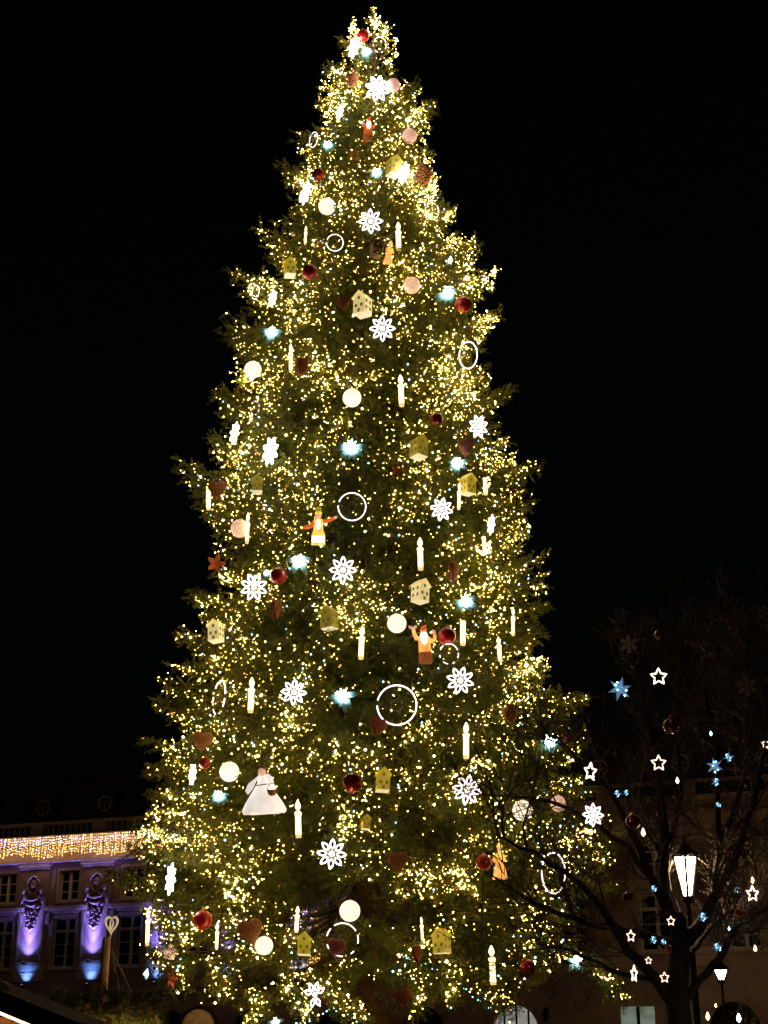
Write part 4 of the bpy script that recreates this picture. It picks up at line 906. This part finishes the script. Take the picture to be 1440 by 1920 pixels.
        part('robe', 'y', lambda q: q.lathe([(0.2, -0.5), (0.21, -0.46), (0.16, -0.2), (0.1, 0.0)], 16, sc=Y), 'cloth_orange', t)
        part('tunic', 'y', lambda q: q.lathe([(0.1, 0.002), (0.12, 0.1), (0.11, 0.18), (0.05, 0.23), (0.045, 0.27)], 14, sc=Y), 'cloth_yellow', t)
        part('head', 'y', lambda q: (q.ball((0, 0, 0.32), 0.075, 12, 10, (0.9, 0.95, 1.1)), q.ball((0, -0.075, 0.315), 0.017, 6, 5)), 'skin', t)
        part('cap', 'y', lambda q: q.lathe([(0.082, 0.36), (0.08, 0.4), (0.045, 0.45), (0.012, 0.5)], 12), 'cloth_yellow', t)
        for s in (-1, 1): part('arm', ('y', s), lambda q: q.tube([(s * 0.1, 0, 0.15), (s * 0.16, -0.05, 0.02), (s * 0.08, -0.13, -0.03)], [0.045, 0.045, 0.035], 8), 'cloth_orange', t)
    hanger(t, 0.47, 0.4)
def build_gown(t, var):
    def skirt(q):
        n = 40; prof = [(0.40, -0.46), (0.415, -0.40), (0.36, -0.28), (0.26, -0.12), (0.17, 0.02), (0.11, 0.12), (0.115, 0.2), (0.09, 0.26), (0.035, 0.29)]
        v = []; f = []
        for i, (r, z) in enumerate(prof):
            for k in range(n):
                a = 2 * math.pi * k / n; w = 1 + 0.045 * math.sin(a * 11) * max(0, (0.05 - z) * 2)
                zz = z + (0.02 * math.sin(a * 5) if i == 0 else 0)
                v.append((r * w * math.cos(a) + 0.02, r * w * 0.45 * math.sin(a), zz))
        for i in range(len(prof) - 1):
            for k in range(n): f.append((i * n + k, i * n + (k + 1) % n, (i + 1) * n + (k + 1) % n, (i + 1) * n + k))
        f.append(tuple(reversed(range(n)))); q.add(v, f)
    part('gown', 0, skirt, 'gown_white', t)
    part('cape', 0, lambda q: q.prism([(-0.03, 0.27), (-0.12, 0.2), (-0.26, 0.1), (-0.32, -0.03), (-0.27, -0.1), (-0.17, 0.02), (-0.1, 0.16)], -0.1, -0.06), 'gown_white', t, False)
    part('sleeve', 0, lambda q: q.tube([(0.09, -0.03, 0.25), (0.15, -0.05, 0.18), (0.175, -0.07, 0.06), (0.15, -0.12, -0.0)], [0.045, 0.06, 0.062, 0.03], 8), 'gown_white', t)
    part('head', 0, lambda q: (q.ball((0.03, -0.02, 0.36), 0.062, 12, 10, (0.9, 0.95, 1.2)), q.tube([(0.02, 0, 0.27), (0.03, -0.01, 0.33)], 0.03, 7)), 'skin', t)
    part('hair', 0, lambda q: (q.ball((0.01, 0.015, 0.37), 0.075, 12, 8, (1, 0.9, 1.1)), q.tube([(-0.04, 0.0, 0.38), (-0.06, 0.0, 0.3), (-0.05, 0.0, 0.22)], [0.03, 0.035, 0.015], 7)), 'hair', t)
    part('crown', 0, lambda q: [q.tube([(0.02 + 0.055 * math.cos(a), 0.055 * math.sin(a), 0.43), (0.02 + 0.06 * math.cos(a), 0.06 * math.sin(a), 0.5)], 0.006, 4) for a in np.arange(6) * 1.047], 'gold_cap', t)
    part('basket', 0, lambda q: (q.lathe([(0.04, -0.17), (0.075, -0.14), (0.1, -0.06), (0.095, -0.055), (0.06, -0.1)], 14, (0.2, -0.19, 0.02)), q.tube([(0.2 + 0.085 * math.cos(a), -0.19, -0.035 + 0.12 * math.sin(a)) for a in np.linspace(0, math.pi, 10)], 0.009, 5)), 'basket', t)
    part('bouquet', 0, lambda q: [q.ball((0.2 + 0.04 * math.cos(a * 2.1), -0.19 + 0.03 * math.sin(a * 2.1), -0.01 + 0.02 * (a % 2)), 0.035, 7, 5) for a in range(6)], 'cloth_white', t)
    part('sash', 0, lambda q: q.tube([(0.02 + 0.14 * math.cos(a), 0.072 * math.sin(a), 0.075 + 0.012 * math.cos(a)) for a in np.linspace(0, 6.283, 25)[:-1]], 0.01, 5, True), 'wire', t)
    hanger(t, 0.47, 0.3)
BUILD = {'flower': build_flower, 'ring': build_ring, 'candle': build_candle, 'bauble': build_bauble, 'globe': build_globe, 'house': build_house, 'mistletoe': build_mistletoe, 'heart': build_heart, 'cone': build_cone, 'figurine': build_figurine, 'gown': build_gown, 'poinsettia': build_poinsettia}
for (kind, px, py, s, yaw, var, label), p, sz in zip(O, OP, OS):
    up_ = kind in ('candle', 'house', 'cone', 'bauble', 'globe')
    tilt = R(random.uniform(-3, 3)) if kind == 'candle' else R(random.uniform(-4, 4)) if up_ else None
    roll = random.uniform(-16, 16) if kind in ('heart', 'cone', 'flower', 'mistletoe') else random.uniform(-4, 4); yaw += random.uniform(-9, 9)
    if kind in ('candle', 'house', 'figurine', 'gown', 'heart', 'cone'):      # upright things look shorter from below
        el = math.atan2(p[2] - CAM[2], math.hypot(p[0], p[1])); 
        if kind == 'candle': sz /= math.cos(el - 0.0) ** 0.8
    if kind == 'flower' and yaw > 60: roll = {440: 18, 921: 20, 507: -8}.get(px, roll * 0.5)
    BUILD[kind](thing(NAME[kind], label, CAT[kind], p, facing(p, yaw, tilt, roll), sz, GROUPS[kind]), var)
# a crescent of pale light and a garland of coloured bulbs low on the tree
def wire_lights(name, label, cat, pts, n, mats, rad, sag=0.0, grp=None):
    pts = np.array(pts); o = pts[0].copy(); t = thing(name, label, cat, o, group=grp)
    tt = np.linspace(0, len(pts) - 1, n); C = np.stack([np.interp(tt, range(len(pts)), pts[:, i]) for i in range(3)], 1) - o
    C[:, 2] -= sag * np.sin(np.linspace(0, math.pi, n))
    mm = MB(); mm.tube(C, 0.006, 4); mm.build('cable', 'wire', t)
    for i, c in enumerate(C): link('bulb', bulb_mesh(mats[i % len(mats)]), t, tuple(c + RNG.normal(0, 0.02, 3)), rad * random.uniform(0.8, 1.2))
    return t
wire_lights('light_crescent', 'crescent shaped strand of pale bulbs near the outer edge', 'light strand', [on_tree(x, y, 1.02) for x, y in ((892, 1028), (900, 1036), (911, 1036), (918, 1028), (919, 1018))], 22, ['bulb_warm'], 0.02)
wire_lights('coloured_light_string', 'string of blue and green bulbs slanting beside the dark trunk', 'light string', [at(x, y, 31.5) for x, y in ((752, 1786), (770, 1800), (835, 1826), (880, 1860), (922, 1892))], 26, ['bulb_blue', 'bulb_green', 'bulb_blue', 'bulb_cyan'], 0.012, grp='coloured light strings')
wire_lights('coloured_light_string', 'string of blue and green bulbs at the bottom under the flower lamp', 'light string', [at(x, y, 30.5) for x, y in ((556, 1921), (590, 1908), (622, 1890), (650, 1902), (668, 1918))], 20, ['bulb_blue', 'bulb_green', 'bulb_warm', 'bulb_blue'], 0.014, grp='coloured light strings')
p0, p1 = at(905, 1640, 29.5), at(899, 1850, 29.5)
mm = MB(); mm.tube([(0, 0, 0), tuple((p1 - p0) / 2 + np.array([0.02, 0, 0])), tuple(p1 - p0)], 0.013, 5); o = mm.build('power_cable', 'wire'); o.location = p0; tag(o, 'black cable hanging straight down past the orange figurine', 'cable')

# ------------------------------------------------------------------ the bare tree beside the lamp
BX = at(1284, 1700, 24)
bare = thing('bare_tree', 'leafless dark tree with spreading twigs in front of the street lamp', 'tree', (BX[0], 24, 0))
bo_ = np.array([BX[0], 24, 0]); rb_ = np.random.default_rng(5)
def smooth(P, n=14):
    P = np.array(P); t = np.linspace(0, len(P) - 1, n); i = np.clip(t.astype(int), 0, len(P) - 2); f = (t - i)[:, None]
    a, b = P[np.clip(i - 1, 0, None)], P[np.clip(i + 2, None, len(P) - 1)]; p, q = P[i], P[i + 1]
    return 0.5 * (2 * p + (q - a) * f + (2 * a - 5 * p + 4 * q - b) * f ** 2 + (3 * p - a - 3 * q + b) * f ** 3)
mm = MB(); tp = [np.array([BX[0] - 0.05, 24, 0])] + [at(x, y, 24) for x, y in ((1272, 1900), (1274, 1800), (1274, 1750), (1268, 1712))]
mm.tube(smooth(tp, 16) - bo_, np.linspace(0.22, 0.11, 16), 12); mm.build('trunk', 'bark_bare', bare)
LIMBS = [(((1274, 1775), (1180, 1746), (1085, 1722), (1000, 1690), (920, 1640)), 0.085, -0.8), (((1272, 1890), (1195, 1805), (1150, 1740), (1090, 1660), (1000, 1600), (930, 1565)), 0.10, -1.6),
         (((1270, 1745), (1222, 1640), (1150, 1490), (1085, 1430), (1035, 1370)), 0.08, -0.6), (((1274, 1730), (1252, 1670), (1246, 1560), (1232, 1420), (1205, 1310), (1185, 1220)), 0.13, 2.6),
         (((1296, 1750), (1338, 1680), (1346, 1560), (1345, 1400), (1322, 1290), (1332, 1200)), 0.085, 3.0), (((1294, 1760), (1365, 1640), (1420, 1480), (1440, 1330), (1465, 1230)), 0.08, -0.8),
         (((1290, 1870), (1350, 1790), (1400, 1725), (1470, 1690)), 0.075, -1.2), (((1270, 1760), (1205, 1620), (1110, 1540), (1020, 1500), (960, 1500)), 0.065, -1.5),
         (((1247, 1600), (1275, 1480), (1264, 1360), (1272, 1260)), 0.06, 2.0), (((1270, 1850), (1180, 1830), (1090, 1790), (1010, 1770)), 0.055, -1.0), (((1292, 1790), (1360, 1715), (1450, 1640)), 0.055, 2.5),
         (((1346, 1580), (1390, 1480), (1402, 1380), (1388, 1290), (1402, 1210)), 0.06, 2.6)]
TW = MB()
def sprout(p, d, L, r, lev):
    n = 5 if lev < 3 else 4; P = [p]; dd = d
    for i in range(n - 1):
        dd = dd + rb_.normal(0, 0.16, 3) + np.array([0, 0, 0.06]); dd /= np.linalg.norm(dd); P.append(P[-1] + dd * L / (n - 1))
    P = np.array(P); TW.tube(P, np.linspace(r, max(0.0045, r * 0.4), n), 5 if lev < 3 else 4, caps=False)
    if lev >= 4: return
    for k in range((7, 5, 4)[lev - 2] if lev >= 2 else 0):
        f = rb_.uniform(0.25, 1.0); i = min(n - 2, int(f * (n - 1))); q = P[i] + (P[i + 1] - P[i]) * (f * (n - 1) - i)
        t = P[i + 1] - P[i]; t /= np.linalg.norm(t); s = rb_.normal(0, 1, 3); s -= t * (s @ t); s /= np.linalg.norm(s)
        sprout(q, t * 0.75 + s * 0.75 + np.array([0, 0, 0.12]), L * rb_.uniform(0.38, 0.62), max(0.0055, r * 0.5), lev + 1)
for pts, r0, dy in LIMBS:
    n = len(pts); C = smooth([at(x, y, 24 + (0.7 if pts[0][0] == 1247 else 1.3 if pts[0][0] == 1346 else 0) + dy * (i / (n - 1))) for i, (x, y) in enumerate(pts)], 16) - bo_
    C[1:-1] += rb_.normal(0, 0.02, C[1:-1].shape)
    mm = MB(); mm.tube(C, np.linspace(r0, 0.012, 16) ** 1.0, 8); mm.build('limb', 'bark_bare', bare)
    for k in range(8 if pts[-1][0] < 1100 else 18):
        f = rb_.uniform(0.22, 1.0) * 14.99; i = int(f); q = C[i] + (C[min(i + 1, 15)] - C[i]) * (f - i); t = C[min(i + 1, 15)] - C[max(i - 1, 0)]; t /= np.linalg.norm(t)
        s = rb_.normal(0, 1, 3) * np.array([1, 0.7, 1]); s -= t * (s @ t); s /= np.linalg.norm(s)
        sprout(q, t * 0.8 + s * 0.7 + np.array([0, 0, 0.15]), rb_.uniform(0.7, 1.5), r0 * 0.22, 2)
o = TW.build('twigs', 'twig_bare', bare); o['kind'] = 'stuff'

# ------------------------------------------------------------------ ornaments in the bare tree
def star_pts(r0, r1, n=5): return [((r0 if k % 2 == 0 else r1) * math.sin(math.pi * k / n), 0, (r0 if k % 2 == 0 else r1) * math.cos(math.pi * k / n)) for k in range(2 * n)]
def star_tube(q):
    P = star_pts(1.0, 0.48); Q = []
    for a, b in zip(P, P[1:] + P[:1]): Q += [tuple(np.array(a) * (1 - f) + np.array(b) * f) for f in (0, 0.33, 0.67)]
    q.tube(Q, 0.085, 6, True)
def led_star(px, py, s, yaw, Y, label, dim=False):
    p = at(px, py, Y); t = thing('star_lamp', label, 'star lamp', p, facing(p, yaw), s * mpp(p), 'LED stars in the bare tree')
    part('star_outline', 0, star_tube, 'led_star' if s > 13 and not dim else 'led_star_dim', t); part('back_frame', 0, lambda q: q.tube([(x * 0.96, 0.1, z * 0.96) for x, _, z in star_pts(1.0, 0.48)], 0.04, 5, True), 'wire_pale', t); hanger(t, 1.0, 1.2, 0.02)
led_star(1235, 1269, 16, 8, 23.2, 'bright LED star lamp hanging highest in the bare tree')
led_star(1235, 1431, 15, 14, 23.2, 'LED star lamp in the middle of the bare tree crown', True)
led_star(1107, 1447, 17, 48, 22.6, 'LED star lamp overlapping the fir beside the bare tree')
led_star(1411, 1676, 15, 40, 22.8, 'LED star lamp below a bright bulb near the picture edge')
led_star(1189, 1826, 15, 66, 22.8, 'narrow LED star lamp low under the leaning limb')
led_star(1246, 1833, 10, 25, 22.6, 'small LED star lamp beside the bare tree trunk')
led_star(1216, 1801, 7, 20, 22.6, 'tiny LED star lamp above the small star by the trunk')
led_star(1258, 1727, 9, 30, 23.2, 'small LED star lamp where the limbs leave the trunk')
led_star(1183, 1755, 11, 40, 22.6, 'dim LED star lamp hanging under the long lower limb', True)
led_star(1436, 1395, 10, 30, 23.5, 'yellowish LED star lamp at the picture edge')
def bulb_thing(px, py, s, Y, m_, label):
    p = at(px, py, Y); t = thing('drop_bulb', label, 'bulb', p, None, 0.7 * s * mpp(p), 'drop bulbs in the bare tree')
    part('glass', 0, lambda q: q.lathe([(0.05, -1.3), (0.55, -0.7), (0.62, -0.2), (0.4, 0.5), (0.1, 1.2)], 10), m_, t); part('socket', 0, lambda q: q.lathe([(0.12, 1.15), (0.16, 1.2), (0.16, 1.5), (0.06, 1.6)], 8), 'wire', t); hanger(t, 1.5, 3, 0.05)
bulb_thing(1206, 1560, 9, 23, 'flame', 'flame shaped bulb beside the dark bauble above the lantern')
bulb_thing(1411, 1650, 7, 23, 'flame', 'bright bulb directly over the star near the picture edge')
bulb_thing(1416, 1778, 7, 23, 'flame', 'flame shaped bulb low near the picture edge')
bulb_thing(1270, 1463, 7, 23, 'flame', 'flame shaped bulb below the middle star')
bulb_thing(1385, 1908, 9, 23, 'bulb_cyan', 'cold white bulb at the bottom beside the trunk')
bulb_thing(1327, 1905, 9, 23, 'wax_lit', 'yellow bulb at the bottom beside the trunk')
bulb_thing(1333, 1375, 5, 23.4, 'bulb_blue', 'pale blue bulb between the red bauble and blue stars')
bulb_thing(1367, 1741, 4, 23, 'bulb_blue', 'small blue bulb under the lantern')
bulb_thing(1342, 1885, 3, 23, 'bulb_warm', 'tiny warm bulb low beside the trunk')
def frost_star(px, py, s, Y, label):
    p = at(px, py, Y); t = thing('blue_star_cluster', label, 'light cluster', p, facing(p, random.uniform(-30, 30), None, random.uniform(0, 60)), s * mpp(p), 'blue light clusters in the bare tree')
    for k in range(6): part('ice_spike', 0, lambda q: q.lathe([(0.02, 0.0), (0.2, 0.25), (0.16, 0.5), (0.01, 1.0)], 5), 'frost_blue', t, False, mx=Matrix.Rotation(k * math.pi / 3, 4, 'Y') @ Matrix.Rotation(R(20 * (-1) ** k), 4, 'X'))
    for k in range(5): link('bulb', bulb_mesh('bulb_blue'), t, (0.5 * math.cos(k * 2.2), -0.25, 0.45 * math.sin(k * 1.7)), 0.08)
    hanger(t, 0.3, 1.5, 0.03)
for px, py, s, Y, l in ((1162, 1292, 24, 24.2, 'largest blue light cluster high in the bare tree'), (1340, 1437, 17, 23.6, 'blue light cluster beside the middle star'), (1366, 1420, 11, 23.8, 'small blue light cluster above the wider one'), (1342, 1466, 10, 23.5, 'blue light cluster below the pair in the crown'),
                        (1158, 1488, 9, 23.3, 'blue light cluster between star and flower lamp'), (1174, 1486, 7, 23.6, 'tiny blue light cluster next to its twin'), (1347, 1509, 7, 23.4, 'small blue light cluster above the lantern'), (1318, 1719, 11, 22.9, 'blue light cluster just under the lantern'),
                        (1345, 1776, 11, 22.9, 'blue light cluster above the far street lantern'), (1225, 1762, 9, 22.9, 'faint blue light cluster beneath the long limb'), (1244, 1766, 7, 23, 'small blue light cluster nearest the trunk under the limb'), (1226, 1666, 8, 23.3, 'pale blue light cluster beside the lantern foot'), (1380, 1668, 7, 23.4, 'small blue light cluster near the edge star')):
    frost_star(px, py, s, Y, l)
for px, py, s, Y, l in ((1259, 1361, 16, 23.4, 'large dark red bauble in the bare tree crown'), (1187, 1540, 14, 22.8, 'dark red bauble with lit twigs above the lantern'), (1178, 1683, 11, 22.8, 'dark bauble beside the wooden snowflake, low'), (1386, 1712, 8, 22.8, 'small red bauble near the edge star'), (1253, 1779, 7, 22.8, 'small red bauble under the lower limb by the trunk'), (1236, 1190, 9, 23.6, 'dark red bauble at the top of the bare tree'), (1364, 1595, 6, 23.2, 'tiny red bauble above the lantern')):
    p = at(px, py, Y); build_bauble(thing('red_bauble', l, 'bauble', p, None, s * mpp(p), 'baubles in the bare tree'), 'dark' if 'dark' in l else '')
def flake(q):
    for k in range(6):
        a = math.pi / 3 * k; u = np.array([math.sin(a), math.cos(a)]); v = np.array([u[1], -u[0]])
        def bar(c0, c1, w):
            c0, c1 = np.array(c0), np.array(c1); d = (c1 - c0) / np.linalg.norm(c1 - c0); n = np.array([-d[1], d[0]]) * w
            q.prism([tuple(c0 - n), tuple(c1 - n), tuple(c1 + n), tuple(c0 + n)], -0.05 - 0.004 * k, 0.05 + 0.004 * k)
        bar((0, 0), u, 0.055)
        for f, L in ((0.35, 0.3), (0.6, 0.3), (0.82, 0.2)):
            for s in (-1, 1): bar(u * f, u * (f + L * 0.7) + v * s * L * 0.75, 0.045)
for px, py, s, Y, l in ((1400, 1287, 19, 22.6, 'pale wooden snowflake hanging clear in the bare tree'), (1179, 1208, 17, 24.0, 'dim wooden snowflake high in the bare tree'), (1437, 1150, 16, 23.0, 'wooden snowflake cut by the picture edge'), (1197, 1690, 18, 22.9, 'dim wooden snowflake low beside a dark bauble')):
    p = at(px, py, Y); t = thing('wooden_snowflake', l, 'snowflake', p, facing(p, random.uniform(-15, 15)), s * mpp(p), 'wooden snowflakes in the bare tree'); part('snowflake_body', 0, flake, 'wood_pale', t, False); hanger(t, 0.9, 1.0, 0.02)

# ------------------------------------------------------------------ stall with fir garland, heart on a post, arched sign
GY = 29.0
ga, gb = at(92, 1882, GY), at(300, 1882, GY)
gz0, gz1 = at(200, 1912, GY)[2], at(200, 1858, GY)[2]
st = thing('garland_stall', 'market stall roofed with dark fir garland and gold stars', 'market stall', ((ga[0] + gb[0]) / 2, GY, 0))
hw = (gb[0] - ga[0]) / 2
mm = MB(); mm.box(-hw, hw, 0.1, 2.2, gz0 - 0.25, gz0 - 0.12); mm.box(-hw, hw, 0.9, 1.0, gz0 - 0.12, gz1 - 0.1); mm.build('roof', 'timber_dark', st, False)
for sx in (-1, 1):
    for yy in (0.2, 2.0): mm = MB(); mm.box(sx * (hw - 0.1) - 0.05, sx * (hw - 0.1) + 0.05, yy, yy + 0.1, 0, gz0 - 0.252); mm.build('post', 'timber', st, False)
mm = MB(); mm.box(-hw, hw, 0.15, 0.6, 0.85, 0.95); mm.box(-hw + 0.02, hw - 0.02, 0.2, 0.25, 0, 0.848); mm.build('counter', 'timber', st, False)
n = 3800; gp = np.stack([RNG.uniform(-hw, hw, n), RNG.uniform(-0.15, 0.9, n), RNG.uniform(gz0 - 0.12, gz1, n)], 1); gp[:, 2] -= 0.10 * (np.abs(np.sin(gp[:, 0] * 3)) ** 2) * (gp[:, 2] > gz1 - 0.2)
gd = nrm(RNG.normal(0, 1, (n, 3)) + np.array([0, -0.6, 0.1])); o = link('fir_garland', tris_mesh('fir_garland', needles(gp, gd, RNG.uniform(0.12, 0.22, n)), 'needles_dark'), st); o['kind'] = 'stuff'
def solid_star(q): q.prism([(x, z) for x, _, z in star_pts(1.0, 0.42)], -0.1, 0.1)
for px, py, s in ((197, 1873, 9), (165, 1886, 7), (239, 1895, 9), (206, 1916, 9), (286, 1905, 6)):
    p = at(px, py, GY - 0.28); part('gold_star', 0, solid_star, 'gold_paint', st, False, loc=tuple(p - np.array(st.location)), scale=s * mpp(p)).rotation_euler = (0, R(random.uniform(-20, 20)), 0)
P = np.stack([np.linspace(-hw, hw, 60), np.full(60, -0.12) + RNG.normal(0, 0.04, 60), np.full(60, gz0 - 0.16) + 0.05 * np.sin(np.arange(60) * 0.8)], 1)
o = link('light_string', bulbs_mesh('light_string', P, np.full(60, 0.016), ['bulb_warm', 'bulb_bright'], (np.arange(60) % 7 == 0).astype(int)), st); o['kind'] = 'stuff'
pt, pb = at(200, 1757, 31.2), at(196, 1862, 31.2)
hp = thing('heart_post', 'wooden post topped by a pale cut-out heart before the palace', 'post', (pt[0], 31.2, 0))
mm = MB(); mm.lathe([(0.10, 0), (0.095, pt[2] * 0.5), (0.085, pt[2] - 0.02), (0.075, pt[2])], 14); mm.build('pole', 'timber', hp)
ph = at(209, 1735, 31.1) - np.array([pt[0], 31.2, 0]); hs_ = 36 * mpp(at(209, 1735, 31.1))
def heart_ring(q):
    A = np.linspace(0, 2 * math.pi, 49)[:-1]; n = 48; v = []; f = []
    for k, y in ((1, -0.04), (0.72, -0.04), (0.72, 0.04), (1, 0.04)): v += [(heart_xy(a)[0] * 0.72 * k, y, (heart_xy(a)[1] - 0.05) * k + 0.05) for a in A]
    for i in range(4):
        for k in range(n): f.append((i * n + k, i * n + (k + 1) % n, ((i + 1) % 4) * n + (k + 1) % n, ((i + 1) % 4) * n + k))
    q.add(v, f)
    q.tube([(0, 0, -0.25), (-0.08, 0, -0.05), (-0.05, 0, 0.12), (-0.1, 0, 0.22)], [0.05, 0.05, 0.04, 0.025], 5); q.tube([(0, 0, -0.22), (0.06, 0, -0.02), (0.1, 0, 0.14), (0.06, 0, 0.24)], [0.05, 0.045, 0.04, 0.025], 5)
part('heart_sign', 0, heart_ring, 'heart_painted_glow', hp, False, loc=tuple(ph), scale=hs_)
mm = MB(); mm.tube([tuple(ph + np.array([0, 0, -hs_ * 0.4])), (ph[0] - 0.03, ph[1], pt[2] - 0.25)], 0.014, 5); mm.build('stick', 'wood_pale', hp)
for ex, ey in ((226, 1862), (252, 1872)):
    e = at(ex, ey, 31.0) - np.array([pt[0], 31.2, 0]); mm = MB(); mm.tube([(ph[0] - 0.02, ph[1], pt[2] - 0.15), tuple(e)], 0.005, 4); mm.build('guy_wire', 'wire_pale', hp)
sp = at(372, 1921, 31); sg = thing('arched_sign', 'dark framed arched sign board at the bottom edge', 'sign', (sp[0], 31, 0))
aw = 0.36; az = at(372, 1888, 31)[2] - aw
arc = [(aw * math.cos(a), az + aw * math.sin(a)) for a in np.linspace(0, math.pi, 17)]
mm = MB(); mm.prism([(aw * 0.96, 1.0)] + [(x * 0.96, az + (z - az) * 0.96) for x, z in arc] + [(-aw * 0.96, 1.0)], 0.0, 0.04); mm.build('panel', 'wood_pale', sg, False)
mm = MB(); mm.tube([(aw, 0, 1.0)] + [(x, 0, z) for x, z in arc] + [(-aw, 0, 1.0)], 0.045, 6); mm.build('frame', 'timber_dark', sg)
for s in (-1, 1): mm = MB(); mm.box(s * aw - 0.03, s * aw + 0.03, 0.0, 0.06, 0, 1.0); mm.build('leg', 'timber_dark', sg, False)
